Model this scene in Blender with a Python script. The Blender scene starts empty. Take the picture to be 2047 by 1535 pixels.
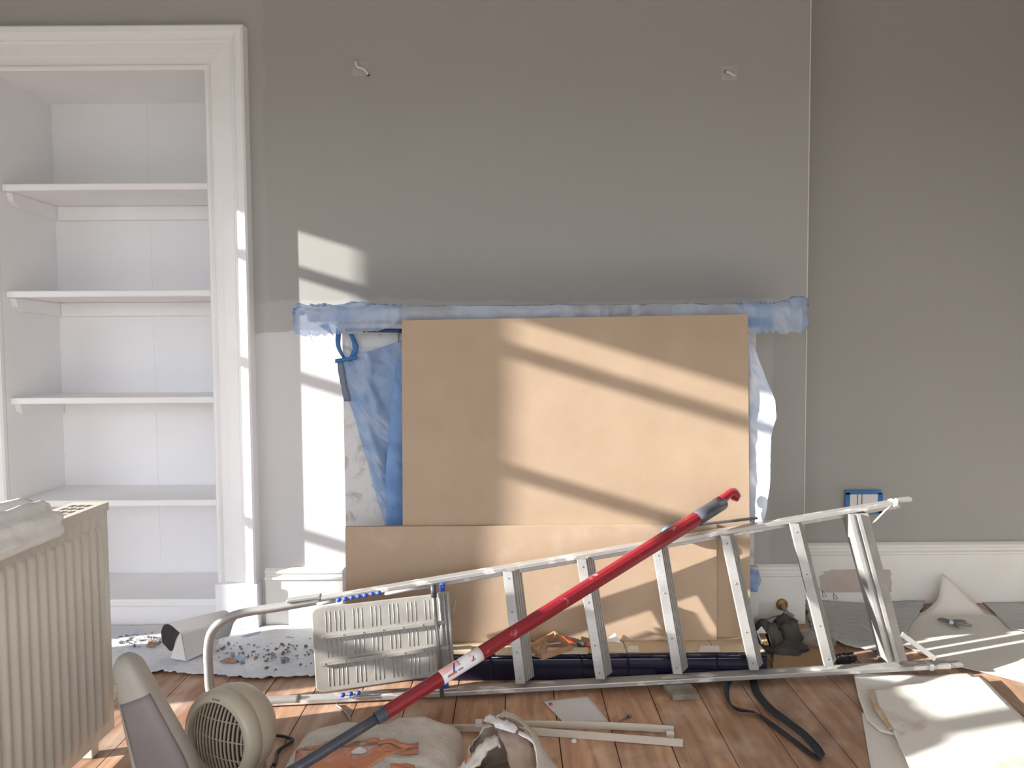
import bpy, bmesh, math, random
from mathutils import Vector, Matrix, noise

# ------------------------------------------------------------------ camera, sky, sun, exposure
scene = bpy.context.scene
COL = scene.collection
F, CX, CY = 1400.0, 1023.5, 767.5          # focal length and centre in photo pixels (2047 x 1535)
CAM = Vector((0.0, 0.0, 1.08))
PITCH, ROLL = math.radians(2.76), -0.007
CAMR = Matrix.Rotation(math.pi/2 - PITCH, 3, 'X') @ Matrix.Rotation(ROLL, 3, 'Z')
cd = bpy.data.cameras.new('camera'); cam = bpy.data.objects.new('camera', cd); COL.objects.link(cam)
cd.sensor_width = 36.0; cd.lens = F/2047*36.0; cd.clip_start = 0.02
cam.matrix_world = Matrix.Translation(CAM) @ CAMR.to_4x4()
scene.camera = cam

TX, TY = 4.0, 1.25                # sun travel to the right / down for each metre towards the fireplace wall
SUN_DIR = Vector((TX, 1.0, -TY)).normalized()
world = bpy.data.worlds.new('sky'); scene.world = world; world.use_nodes = True
wn = world.node_tree.nodes; wl = world.node_tree.links
bgn = wn['Background']; bgn.inputs['Color'].default_value = (0.86, 0.92, 1.03, 1); bgn.inputs['Strength'].default_value = 2.6     # even bright hazy sky
wt = wn.new('ShaderNodeTexCoord'); ws = wn.new('ShaderNodeSeparateXYZ'); wr = wn.new('ShaderNodeValToRGB')
wl.new(wt.outputs['Generated'], ws.inputs[0]); wm = wn.new('ShaderNodeMapRange'); wm.inputs[1].default_value = -1.0
wl.new(ws.outputs['Z'], wm.inputs[0]); wl.new(wm.outputs[0], wr.inputs[0]); wl.new(wr.outputs[0], bgn.inputs['Color'])
we = wr.color_ramp.elements; we[0].position = 0.485; we[0].color = (0.17, 0.165, 0.15, 1); we[1].position = 0.5; we[1].color = (0.88, 0.92, 1.0, 1)   # dull ground below the horizon
sd = bpy.data.lights.new('sun', 'SUN'); sd.energy = 10.5; sd.angle = math.radians(0.55); sd.color = (1.0, 0.97, 0.94)
sun = bpy.data.objects.new('sun', sd); COL.objects.link(sun); sun.location = (-6, 0, 4)
sun.rotation_euler = SUN_DIR.to_track_quat('-Z', 'Y').to_euler()
vs = scene.view_settings
vs.view_transform = 'Standard'; vs.look = 'None'; vs.gamma = 1.0; vs.use_curve_mapping = False
vs.exposure = 0.66
scene.cycles.use_denoising = True
scene.cycles.max_bounces = 10; scene.cycles.diffuse_bounces = 6; scene.cycles.transparent_max_bounces = 12
scene.cycles.sample_clamp_indirect = 8.0

# ------------------------------------------------------------------ pixel helpers
def ray(px, py):
    return CAMR @ Vector(((px-CX)/F, -(py-CY)/F, -1.0))
def P(px, py, Y=None, Z=None, X=None):
    d = ray(px, py)
    if Y is not None: t = (Y-CAM.y)/d.y
    elif Z is not None: t = (Z-CAM.z)/d.z
    else: t = (X-CAM.x)/d.x
    return CAM + d*t
def proj(p):
    v = CAMR.transposed() @ (Vector(p)-CAM)
    return CX + F*v.x/-v.z, CY - F*v.y/-v.z
def onplane(px, py, p0, n):
    d = ray(px, py); t = (p0-CAM).dot(n)/d.dot(n)
    return CAM + d*t

# ------------------------------------------------------------------ materials
def mat(name, col, rough=0.6, metal=0.0, col2=None, scale=6.0, detail=4.0, lo=0.4, hi=0.62, bump=0.0, bscale=40.0,
        spec=0.5, stretch=(1, 1, 1), rough2=None, dist=0.0):
    m = bpy.data.materials.new(name); m.use_nodes = True
    nt = m.node_tree; nd = nt.nodes; lk = nt.links; b = nd['Principled BSDF']
    b.inputs['Base Color'].default_value = (*col, 1); b.inputs['Roughness'].default_value = rough
    b.inputs['Metallic'].default_value = metal; b.inputs['Specular IOR Level'].default_value = spec
    tc = nd.new('ShaderNodeTexCoord'); mp = nd.new('ShaderNodeMapping'); mp.inputs['Scale'].default_value = stretch
    lk.new(tc.outputs['Object'], mp.inputs['Vector'])
    if col2:
        n = nd.new('ShaderNodeTexNoise'); n.inputs['Scale'].default_value = scale; n.inputs['Detail'].default_value = detail
        n.inputs['Distortion'].default_value = dist
        lk.new(mp.outputs['Vector'], n.inputs['Vector'])
        r = nd.new('ShaderNodeValToRGB'); r.color_ramp.elements[0].position = lo; r.color_ramp.elements[1].position = hi
        r.color_ramp.elements[0].color = (*col, 1); r.color_ramp.elements[1].color = (*col2, 1)
        lk.new(n.outputs['Fac'], r.inputs['Fac']); lk.new(r.outputs['Color'], b.inputs['Base Color'])
        if rough2 is not None:
            rr = nd.new('ShaderNodeMapRange'); rr.inputs[1].default_value = lo; rr.inputs[2].default_value = hi
            rr.inputs[3].default_value = rough; rr.inputs[4].default_value = rough2
            lk.new(n.outputs['Fac'], rr.inputs['Value']); lk.new(rr.outputs[0], b.inputs['Roughness'])
    if bump:
        n2 = nd.new('ShaderNodeTexNoise'); n2.inputs['Scale'].default_value = bscale; n2.inputs['Detail'].default_value = 5
        lk.new(mp.outputs['Vector'], n2.inputs['Vector'])
        bp = nd.new('ShaderNodeBump'); bp.inputs['Strength'].default_value = bump; bp.inputs['Distance'].default_value = 0.01
        lk.new(n2.outputs['Fac'], bp.inputs['Height']); lk.new(bp.outputs['Normal'], b.inputs['Normal'])
    return m

def film_mat(name, col, opac, rough=0.25, col2=None):
    m = mat(name, col, rough, col2=col2, scale=9, bump=0.35, bscale=25)
    nt = m.node_tree; nd = nt.nodes; lk = nt.links; b = nd['Principled BSDF']; out = nd['Material Output']
    tl = nd.new('ShaderNodeBsdfTranslucent'); tl.inputs['Color'].default_value = (*col, 1)
    tr = nd.new('ShaderNodeBsdfTransparent'); tr.inputs['Color'].default_value = (0.55+0.45*col[0], 0.55+0.45*col[1], 0.55+0.45*col[2], 1)
    a = nd.new('ShaderNodeMixShader'); a.inputs[0].default_value = 0.3
    lk.new(b.outputs[0], a.inputs[1]); lk.new(tl.outputs[0], a.inputs[2])
    c = nd.new('ShaderNodeMixShader'); c.inputs[0].default_value = opac
    lk.new(tr.outputs[0], c.inputs[1]); lk.new(a.outputs[0], c.inputs[2]); lk.new(c.outputs[0], out.inputs['Surface'])
    return m

M = {}
M['white'] = mat('white_gloss_paint', (0.86, 0.855, 0.86), 0.42, col2=(0.83, 0.825, 0.83), scale=3)
M['bookback'] = mat('white_board_paint', (0.86, 0.86, 0.875), 0.6, col2=(0.83, 0.83, 0.845), scale=2)
M['skirting'] = mat('skirting_paint', (0.82, 0.805, 0.755), 0.45, col2=(0.77, 0.75, 0.70), scale=4)
M['ceiling'] = mat('ceiling_paint', (0.75, 0.74, 0.72), 0.8, col2=(0.7, 0.69, 0.67), scale=2)
M['mdf'] = mat('mdf_board', (0.425, 0.315, 0.215), 0.62, col2=(0.375, 0.27, 0.178), scale=5, lo=0.3, hi=0.75, bump=0.05, bscale=300)
M['mdf2'] = mat('mdf_board_scuffed', (0.41, 0.295, 0.20), 0.6, col2=(0.47, 0.355, 0.26), scale=7, lo=0.55, hi=0.75, bump=0.05, bscale=300)
M['alu'] = mat('dull_aluminium', (0.47, 0.46, 0.44), 0.36, 0.5, col2=(0.37, 0.36, 0.34), scale=9, bump=0.08, bscale=120, rough2=0.5)
M['alu_paint'] = mat('paint_splashed_aluminium', (0.46, 0.45, 0.43), 0.38, 0.5, col2=(0.76, 0.75, 0.73), scale=26, lo=0.56, hi=0.64, bump=0.1, bscale=90, rough2=0.6, stretch=(0.45, 1, 1))
M['tray'] = mat('grey_tray', (0.34, 0.32, 0.285), 0.45, 0.1, col2=(0.28, 0.26, 0.235), scale=12, bump=0.06, bscale=90)
M['blue_plastic'] = mat('blue_plastic', (0.035, 0.09, 0.42), 0.3)
M['dark_plastic'] = mat('dark_grey_plastic', (0.055, 0.06, 0.075), 0.4, col2=(0.075, 0.08, 0.09), scale=20, bump=0.04)
M['dark_tube'] = mat('dark_blue_grey_tube', (0.05, 0.055, 0.07), 0.28, col2=(0.09, 0.095, 0.11), scale=30, lo=0.55, hi=0.75)
M['red'] = mat('worn_red_plastic', (0.235, 0.013, 0.022), 0.36, col2=(0.48, 0.26, 0.28), scale=28, lo=0.62, hi=0.76, dist=0.6)
M['red2'] = mat('red_plastic', (0.27, 0.014, 0.028), 0.3)
M['sticker'] = mat('white_sticker', (0.80, 0.80, 0.82), 0.45, col2=(0.74, 0.73, 0.76), scale=30)
M['pink'] = mat('pink_print', (0.85, 0.50, 0.48), 0.45)
M['print_red'] = mat('red_print', (0.62, 0.10, 0.10), 0.45)
M['print_blue'] = mat('blue_print', (0.04, 0.07, 0.42), 0.45)
M['marble'] = mat('grey_marble', (0.62, 0.61, 0.59), 0.3, col2=(0.36, 0.35, 0.33), scale=14, lo=0.55, hi=0.72, dist=1.2)
M['navy_tile'] = mat('navy_glazed_tile', (0.011, 0.009, 0.025), 0.18, col2=(0.016, 0.014, 0.032), scale=5)
M['buff_tile'] = mat('dusty_buff_tile', (0.47, 0.36, 0.24), 0.55, col2=(0.55, 0.47, 0.37), scale=9, lo=0.5, hi=0.66)
M['grout'] = mat('grout', (0.22, 0.19, 0.2), 0.85)
M['film'] = film_mat('blue_masking_film', (0.40, 0.56, 0.82), 0.52, col2=(0.70, 0.78, 0.9))
M['film_deep'] = film_mat('folded_blue_film', (0.46, 0.62, 0.84), 0.5, rough=0.2, col2=(0.72, 0.80, 0.92))
M['film_fold'] = film_mat('doubled_blue_film', (0.28, 0.48, 0.78), 0.68, rough=0.22, col2=(0.36, 0.58, 0.88))
M['film_dusty'] = film_mat('dusty_masking_film', (0.58, 0.64, 0.73), 0.8, rough=0.35, col2=(0.46, 0.47, 0.50))
M['film_silver'] = film_mat('crinkled_clear_film', (0.82, 0.86, 0.92), 0.9, rough=0.2, col2=(0.50, 0.60, 0.76))
M['film_clear'] = film_mat('clear_film', (0.75, 0.74, 0.72), 0.26, rough=0.12)
M['tape'] = mat('blue_tape', (0.035, 0.14, 0.36), 0.6, col2=(0.05, 0.19, 0.45), scale=20)
M['tape_dark'] = mat('dark_blue_tape', (0.02, 0.055, 0.16), 0.55)
M['tape_grey'] = mat('grey_blue_tape', (0.15, 0.18, 0.25), 0.6)
M['radiator'] = mat('cream_enamel', (0.60, 0.565, 0.49), 0.28, col2=(0.56, 0.525, 0.455), scale=3)
M['rad_dark'] = mat('radiator_slot', (0.10, 0.09, 0.07), 0.7)
M['cloth'] = mat('white_cotton', (0.84, 0.83, 0.81), 0.9, col2=(0.76, 0.75, 0.74), scale=12, bump=0.3, bscale=60)
M['cream_plastic'] = mat('cream_plastic', (0.45, 0.405, 0.315), 0.4, col2=(0.41, 0.37, 0.285), scale=5)
M['cream_dark'] = mat('heater_interior', (0.045, 0.035, 0.025), 0.7)
M['grille_plastic'] = mat('brown_cream_grille', (0.36, 0.315, 0.24), 0.45)
M['beige_shell'] = mat('beige_plastic', (0.42, 0.385, 0.345), 0.5, col2=(0.38, 0.35, 0.31), scale=6)
M['mauve'] = mat('mauve_panel', (0.225, 0.19, 0.19), 0.55, col2=(0.20, 0.17, 0.17), scale=6)
M['duct'] = mat('white_moulded_plastic', (0.72, 0.70, 0.69), 0.5)
M['duct_in'] = mat('duct_mouth_shade', (0.022, 0.016, 0.016), 0.6)
M['sheet'] = mat('dusty_plastic_sheet', (0.64, 0.645, 0.665), 0.55, col2=(0.52, 0.555, 0.63), scale=6, lo=0.42, hi=0.68, bump=0.9, bscale=20, dist=0.7)
M['sheet_blue'] = mat('blue_plastic_sheet', (0.50, 0.495, 0.48), 0.5, col2=(0.22, 0.34, 0.56), scale=7, lo=0.60, hi=0.80, bump=0.6, bscale=22, dist=0.8, stretch=(1, 2.5, 1))
M['debris'] = mat('plaster_crumbs', (0.14, 0.13, 0.125), 0.9, col2=(0.32, 0.30, 0.29), scale=30)
M['shred'] = mat('blue_shred', (0.20, 0.33, 0.50), 0.5)
M['paper'] = mat('lining_paper', (0.80, 0.765, 0.705), 0.85, col2=(0.76, 0.72, 0.655), scale=3, bump=0.12, bscale=8)
M['paper_stain'] = mat('stained_lining_paper', (0.80, 0.77, 0.71), 0.85, col2=(0.48, 0.32, 0.17), scale=5.5, lo=0.56, hi=0.74, bump=0.12, bscale=8, dist=1.0, detail=7)
M['paper_torn'] = mat('torn_tan_paper_edge', (0.56, 0.40, 0.24), 0.9, col2=(0.66, 0.54, 0.40), scale=20)
M['paper_white'] = mat('white_paper', (0.66, 0.665, 0.68), 0.8, col2=(0.62, 0.625, 0.64), scale=8)
M['card'] = mat('white_card', (0.72, 0.70, 0.69), 0.7)
M['kraft'] = mat('kraft_paper', (0.40, 0.26, 0.14), 0.8, col2=(0.34, 0.21, 0.11), scale=5, bump=0.1, bscale=10)
M['wood_frame'] = mat('cut_pine', (0.38, 0.225, 0.125), 0.6, col2=(0.29, 0.16, 0.085), scale=16, stretch=(1, 5, 1))
M['pale_wood'] = mat('pale_plywood', (0.58, 0.49, 0.37), 0.6, col2=(0.52, 0.43, 0.31), scale=14, stretch=(1, 6, 1))
M['black_web'] = mat('black_webbing', (0.018, 0.02, 0.028), 0.75, col2=(0.35, 0.33, 0.31), scale=60, lo=0.74, hi=0.82, bump=0.3, bscale=220)
M['upvc'] = mat('cream_upvc', (0.62, 0.56, 0.47), 0.4, col2=(0.58, 0.52, 0.43), scale=5)
M['sack'] = mat('paper_sack', (0.62, 0.58, 0.525), 0.85, col2=(0.52, 0.48, 0.43), scale=9, bump=0.8, bscale=22)
M['sack_orange'] = mat('orange_sack_print', (0.62, 0.25, 0.14), 0.8, col2=(0.55, 0.46, 0.40), scale=16, lo=0.54, hi=0.68, detail=6)
M['sack_mauve'] = mat('mauve_sack_print', (0.50, 0.22, 0.19), 0.8, col2=(0.55, 0.42, 0.38), scale=11, lo=0.62, hi=0.75, detail=6)
M['sack_grey'] = mat('grey_sack_print', (0.19, 0.155, 0.13), 0.85, col2=(0.5, 0.42, 0.36), scale=30, lo=0.62, hi=0.74)
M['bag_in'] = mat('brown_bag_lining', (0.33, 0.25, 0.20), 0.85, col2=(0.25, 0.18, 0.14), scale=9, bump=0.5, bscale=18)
M['rust'] = mat('rusted_brass', (0.42, 0.22, 0.06), 0.5, 0.4, col2=(0.15, 0.09, 0.05), scale=40)
M['pipe'] = mat('painted_pipe', (0.24, 0.215, 0.185), 0.5, 0.1, col2=(0.30, 0.27, 0.24), scale=30)
M['rag'] = mat('dark_grey_fleece', (0.085, 0.075, 0.065), 0.95, col2=(0.05, 0.045, 0.04), scale=9, bump=0.4, bscale=60)
M['black'] = mat('black_grit', (0.012, 0.012, 0.014), 0.8, col2=(0.04, 0.04, 0.042), scale=60)
M['black_cable'] = mat('black_cable', (0.02, 0.02, 0.024), 0.45)
M['slate'] = mat('grey_green_strip', (0.16, 0.185, 0.17), 0.7)
M['steel'] = mat('dull_steel', (0.30, 0.29, 0.28), 0.4, 0.8)
M['grey_metal'] = mat('grey_tool_metal', (0.20, 0.20, 0.20), 0.5, 0.5, col2=(0.32, 0.31, 0.30), scale=20)
M['orange_red'] = mat('orange_red_plastic', (0.66, 0.115, 0.06), 0.45)
M['pencil'] = mat('pencil_line', (0.06, 0.06, 0.06), 0.8)
M['filler'] = mat('white_filler', (0.60, 0.585, 0.56), 0.8, col2=(0.54, 0.525, 0.50), scale=20)
M['block'] = mat('scuffed_grey_timber', (0.26, 0.23, 0.19), 0.7, col2=(0.16, 0.14, 0.11), scale=18)

def wall_mat(name, undercoat):
    m = mat(name, (0.40, 0.38, 0.35), 0.7, bump=0.03, bscale=180)
    nt = m.node_tree; nd = nt.nodes; lk = nt.links; b = nd['Principled BSDF']
    tc = nd['Texture Coordinate'] if 'Texture Coordinate' in nd else [n for n in nd if n.bl_idname == 'ShaderNodeTexCoord'][0]
    geo = nd.new('ShaderNodeNewGeometry'); sp = nd.new('ShaderNodeSeparateXYZ'); lk.new(geo.outputs['Position'], sp.inputs[0])
    ns = nd.new('ShaderNodeTexNoise'); ns.inputs['Scale'].default_value = 5; ns.inputs['Detail'].default_value = 3
    lk.new(geo.outputs['Position'], ns.inputs['Vector'])
    def math_(op, a, c, clamp=False):
        n = nd.new('ShaderNodeMath'); n.operation = op; n.use_clamp = clamp
        for i, v in enumerate((a, c)):
            if isinstance(v, (int, float)): n.inputs[i].default_value = v
            else: lk.new(v, n.inputs[i])
        return n.outputs[0]
    wob = math_('MULTIPLY', math_('SUBTRACT', ns.outputs['Fac'], 0.5), 0.07)
    zz = math_('ADD', sp.outputs['Z'], wob); xx = math_('ADD', sp.outputs['X'], wob)
    step = lambda v, edge, w: math_('MULTIPLY', math_('SUBTRACT', edge, v), 1.0/w, True)
    base = nd.new('ShaderNodeMix'); base.data_type = 'RGBA'
    n3 = nd.new('ShaderNodeTexNoise'); n3.inputs['Scale'].default_value = 1.6; n3.inputs['Detail'].default_value = 2
    lk.new(geo.outputs['Position'], n3.inputs['Vector']); lk.new(n3.outputs['Fac'], base.inputs[0])
    base.inputs['A'].default_value = (0.345, 0.33, 0.305, 1); base.inputs['B'].default_value = (0.365, 0.35, 0.325, 1)
    last = base.outputs['Result']
    if undercoat:
        m1 = math_('MULTIPLY', step(zz, 1.155, 0.006), step(xx, -0.52, 0.01))       # undercoat left of the fireplace
        m2 = math_('MULTIPLY', math_('MULTIPLY', step(zz, 1.275, 0.01), step(xx, 1.02, 0.02)), 0.35)   # cut-in strip over the shelf
        m3 = math_('MULTIPLY', step(xx, -0.93, 0.02), 0.18)                          # thin coat beside the architrave
        for mk, c in ((m3, (0.52, 0.51, 0.50, 1)), (m2, (0.50, 0.50, 0.49, 1)), (m1, (0.60, 0.585, 0.58, 1))):
            mx = nd.new('ShaderNodeMix'); mx.data_type = 'RGBA'
            lk.new(mk, mx.inputs[0]); lk.new(last, mx.inputs['A']); mx.inputs['B'].default_value = c; last = mx.outputs['Result']
    lk.new(last, b.inputs['Base Color'])
    return m
M['wall'] = wall_mat('greige_wall_paint', True)
M['wall_plain'] = wall_mat('greige_wall_paint_plain', False)

def floor_mat():
    m = mat('worn_pine_boards', (0.27, 0.115, 0.05), 0.42, bump=0.12, bscale=60, stretch=(1, 0.2, 1))
    nt = m.node_tree; nd = nt.nodes; lk = nt.links; b = nd['Principled BSDF']
    geo = nd.new('ShaderNodeNewGeometry'); oi = nd.new('ShaderNodeObjectInfo')
    mp = nd.new('ShaderNodeMapping'); mp.inputs['Scale'].default_value = (14, 1.6, 1); lk.new(geo.outputs['Position'], mp.inputs[0])
    n1 = nd.new('ShaderNodeTexNoise'); n1.inputs['Scale'].default_value = 2.2; n1.inputs['Detail'].default_value = 6; n1.inputs['Distortion'].default_value = 0.8
    lk.new(mp.outputs[0], n1.inputs['Vector'])
    r1 = nd.new('ShaderNodeValToRGB'); e = r1.color_ramp.elements
    e[0].position = 0.3; e[0].color = (0.30, 0.165, 0.10, 1); e[1].position = 0.72; e[1].color = (0.56, 0.345, 0.215, 1)
    lk.new(n1.outputs['Fac'], r1.inputs[0])
    n2 = nd.new('ShaderNodeTexNoise'); n2.inputs['Scale'].default_value = 5; n2.inputs['Detail'].default_value = 6
    lk.new(geo.outputs['Position'], n2.inputs['Vector'])
    r2 = nd.new('ShaderNodeValToRGB'); r2.color_ramp.elements[0].position = 0.5; r2.color_ramp.elements[1].position = 0.72
    r2.color_ramp.elements[0].color = (0, 0, 0, 1); r2.color_ramp.elements[1].color = (0.62, 0.62, 0.62, 1)
    lk.new(n2.outputs['Fac'], r2.inputs[0])
    mx = nd.new('ShaderNodeMix'); mx.data_type = 'RGBA'; lk.new(r2.outputs[0], mx.inputs[0]); lk.new(r1.outputs[0], mx.inputs['A'])
    mx.inputs['B'].default_value = (0.66, 0.57, 0.50, 1)
    n4 = nd.new('ShaderNodeTexNoise'); n4.inputs['Scale'].default_value = 9; n4.inputs['Detail'].default_value = 8; n4.inputs['Distortion'].default_value = 0.5
    mp4 = nd.new('ShaderNodeMapping'); mp4.inputs['Scale'].default_value = (1, 0.55, 1); mp4.inputs['Location'].default_value = (3, 7, 0)
    lk.new(geo.outputs['Position'], mp4.inputs[0]); lk.new(mp4.outputs[0], n4.inputs['Vector'])
    r4 = nd.new('ShaderNodeValToRGB'); r4.color_ramp.elements[0].position = 0.52; r4.color_ramp.elements[1].position = 0.70
    r4.color_ramp.elements[0].color = (0, 0, 0, 1); r4.color_ramp.elements[1].color = (0.75, 0.75, 0.75, 1); lk.new(n4.outputs['Fac'], r4.inputs[0])
    mx4 = nd.new('ShaderNodeMix'); mx4.data_type = 'RGBA'; lk.new(r4.outputs[0], mx4.inputs[0]); lk.new(mx.outputs['Result'], mx4.inputs['A'])
    mx4.inputs['B'].default_value = (0.25, 0.105, 0.055, 1); mx = mx4
    hv = nd.new('ShaderNodeHueSaturation'); mr = nd.new('ShaderNodeMapRange')
    mr.inputs[3].default_value = 0.8; mr.inputs[4].default_value = 1.22; lk.new(oi.outputs['Random'], mr.inputs[0]); lk.new(mr.outputs[0], hv.inputs['Value'])
    lk.new(mx.outputs['Result'], hv.inputs['Color']); lk.new(hv.outputs[0], b.inputs['Base Color'])
    return m
M['plank'] = floor_mat()
M['subfloor'] = mat('dark_gap', (0.02, 0.014, 0.01), 0.9)

# ------------------------------------------------------------------ mesh helpers
def wloc(o):
    v = Vector(o.location)
    while o.parent: o = o.parent; v += o.location
    return v
class B:
    def __init__(s): s.v = []; s.f = []; s.sm = []
    def face(s, idx, smooth=False): s.f.append(tuple(idx)); s.sm.append(smooth)
    def add(s, pts): i = len(s.v); s.v += [Vector(p) for p in pts]; return i
    def hexa(s, p):            # 8 points: bottom 4 (ccw), top 4
        i = s.add(p)
        for q in ((0,3,2,1),(4,5,6,7),(0,1,5,4),(1,2,6,5),(2,3,7,6),(3,0,4,7)): s.face([i+k for k in q])
        return s
    def box(s, lo, hi):
        (a,b,c),(d,e,f) = lo, hi
        return s.hexa([(a,b,c),(d,b,c),(d,e,c),(a,e,c),(a,b,f),(d,b,f),(d,e,f),(a,e,f)])
    def bar(s, a, b, dv, tv):  # bar from a to b, depth vector dv, thickness vector tv
        a, b, dv, tv = map(Vector, (a, b, dv, tv))
        return s.hexa([a, b, b+dv, a+dv, a+tv, b+tv, b+dv+tv, a+dv+tv])
    def grid(s, rows, closed=False, smooth=True):
        n = len(rows[0]); i = s.add([p for r in rows for p in r]); w = n if closed else n-1
        for r in range(len(rows)-1):
            for c in range(w):
                c2 = (c+1) % n
                s.face((i+r*n+c, i+r*n+c2, i+(r+1)*n+c2, i+(r+1)*n+c), smooth)
        return i
    def cap(s, pts, flip=False):
        i = s.add(pts); idx = list(range(i, i+len(pts))); s.face(idx[::-1] if flip else idx)
    def tube(s, pts, r, seg=12, caps=True, up=None):
        pts = [Vector(p) for p in pts]; rs = r if isinstance(r, (list, tuple)) else [r]*len(pts)
        rows = []; prev = None
        for k, p in enumerate(pts):
            t = (pts[min(k+1, len(pts)-1)] - pts[max(k-1, 0)]).normalized()
            if prev is None:
                a = Vector((0,0,1)) if abs(t.z) < 0.9 else Vector((1,0,0))
                n = t.cross(a).normalized()
            else:
                n = (prev - t*prev.dot(t)).normalized()
            prev = n; bb = t.cross(n)
            rows.append([p + (n*math.cos(q*2*math.pi/seg) + bb*math.sin(q*2*math.pi/seg))*rs[k] for q in range(seg)])
        s.grid(rows, True)
        if caps: s.cap(rows[0], True); s.cap(rows[-1])
        return s
    def prism(s, poly, vec):
        poly = [Vector(p) for p in poly]; vec = Vector(vec); n = len(poly)
        i = s.add(poly); j = s.add([p+vec for p in poly])
        s.face(range(i+n-1, i-1, -1)); s.face(range(j, j+n))
        for k in range(n): s.face((i+k, i+(k+1) % n, j+(k+1) % n, j+k))
        return s
    def disc_lathe(s, c, axis, prof, seg=32):     # prof: (radius, along axis)
        c = Vector(c); axis = Vector(axis).normalized()
        a = axis.cross(Vector((0,0,1)) if abs(axis.z) < 0.9 else Vector((1,0,0))).normalized(); b = axis.cross(a)
        rows = [[c + axis*h + (a*math.cos(q*2*math.pi/seg)+b*math.sin(q*2*math.pi/seg))*r for q in range(seg)] for r, h in prof]
        s.grid(rows, True); return s
    def build(s, name, m, parent=None, solid=0.0, bevel=0.0, sub=0, smooth=None, **tags):
        me = bpy.data.meshes.new(name)
        lo = Vector((min(v[k] for v in s.v) for k in range(3))); hi = Vector((max(v[k] for v in s.v) for k in range(3)))
        c = Vector(((lo.x+hi.x)/2, (lo.y+hi.y)/2, lo.z))
        me.from_pydata([v-c for v in s.v], [], s.f)
        me.polygons.foreach_set('use_smooth', [bool(x) if smooth is None else smooth for x in s.sm])
        bm = bmesh.new(); bm.from_mesh(me)
        bmesh.ops.remove_doubles(bm, verts=bm.verts, dist=1e-5)
        bmesh.ops.recalc_face_normals(bm, faces=bm.faces)
        bm.to_mesh(me); bm.free()
        o = bpy.data.objects.new(name, me); COL.objects.link(o); me.materials.append(m)
        if parent is not None: o.parent = parent; o.location = c - wloc(parent)
        else: o.location = c
        if bevel: md = o.modifiers.new('bevel', 'BEVEL'); md.width = bevel; md.segments = 2; md.limit_method = 'ANGLE'
        if solid: md = o.modifiers.new('thickness', 'SOLIDIFY'); md.thickness = solid; md.offset = 0
        if sub: md = o.modifiers.new('smooth', 'SUBSURF'); md.levels = sub; md.render_levels = sub
        for k, v in tags.items(): o[k] = v
        return o
def thing(name, loc, label, category, group=None, kind=None):
    o = bpy.data.objects.new(name, None); COL.objects.link(o); o.location = loc; o.empty_display_size = 0.05
    o['label'] = label; o['category'] = category
    if group: o['group'] = group
    if kind: o['kind'] = kind
    return o
def struct(name, label, category, loc=(0,0,0)):
    return thing(name, loc, label, category, kind='structure')
def nz(p, s=1.0): return noise.noise(Vector(p)*s)
def ridge(x, y, k): return 1-2*abs(nz((x, y, k)))*1.6
def lerp(a, b, t): return a+(b-a)*t
def resample(pts, n):
    pts = [Vector(p) for p in pts]; L = [0]
    for a, b in zip(pts, pts[1:]): L.append(L[-1]+(b-a).length)
    out = []
    for k in range(n):
        d = L[-1]*k/(n-1); j = 0
        while j < len(pts)-2 and L[j+1] < d: j += 1
        out.append(pts[j].lerp(pts[j+1], (d-L[j])/max(L[j+1]-L[j], 1e-9)))
    return out
def smooth_path(pts, n):       # Catmull-Rom
    pts = [Vector(p) for p in pts]; q = [pts[0]]+pts+[pts[-1]]; out = []
    for i in range(1, len(q)-2):
        for k in range(8):
            t = k/8; a, b, c, d = q[i-1], q[i], q[i+1], q[i+2]
            out.append(0.5*((2*b)+(c-a)*t+(2*a-5*b+4*c-d)*t*t+(3*b-a-3*c+d)*t**3))
    out.append(pts[-1]); return resample(out, n)
def coons(bot, right, top, left, nu, nv):   # bot,top run left->right ; left,right run bottom->top
    b, t = resample(bot, nu), resample(top, nu); l, r = resample(left, nv), resample(right, nv)
    rows = []
    for j in range(nv):
        v = j/(nv-1); row = []
        for i in range(nu):
            u = i/(nu-1)
            p = (b[i]*(1-v)+t[i]*v) + (l[j]*(1-u)+r[j]*u) - (b[0]*(1-u)*(1-v)+b[-1]*u*(1-v)+t[0]*(1-u)*v+t[-1]*u*v)
            row.append(p)
        rows.append(row)
    return rows
rnd = random.Random(7)

# ------------------------------------------------------------------ the room
WY, AY = 2.72, 2.93                 # chimney-breast wall, right alcove wall
XL, XR, YB, ZC = -3.0, 2.75, -1.7, 3.05
BX = P(1612, 700, Y=WY).x           # right edge of the chimney breast
oxl, oxr, ozt = P(8, 700, Y=WY).x, P(421, 700, Y=WY-0.03).x, P(250, 138, Y=WY-0.03).z     # press opening
PD = 0.34                           # press depth

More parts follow.
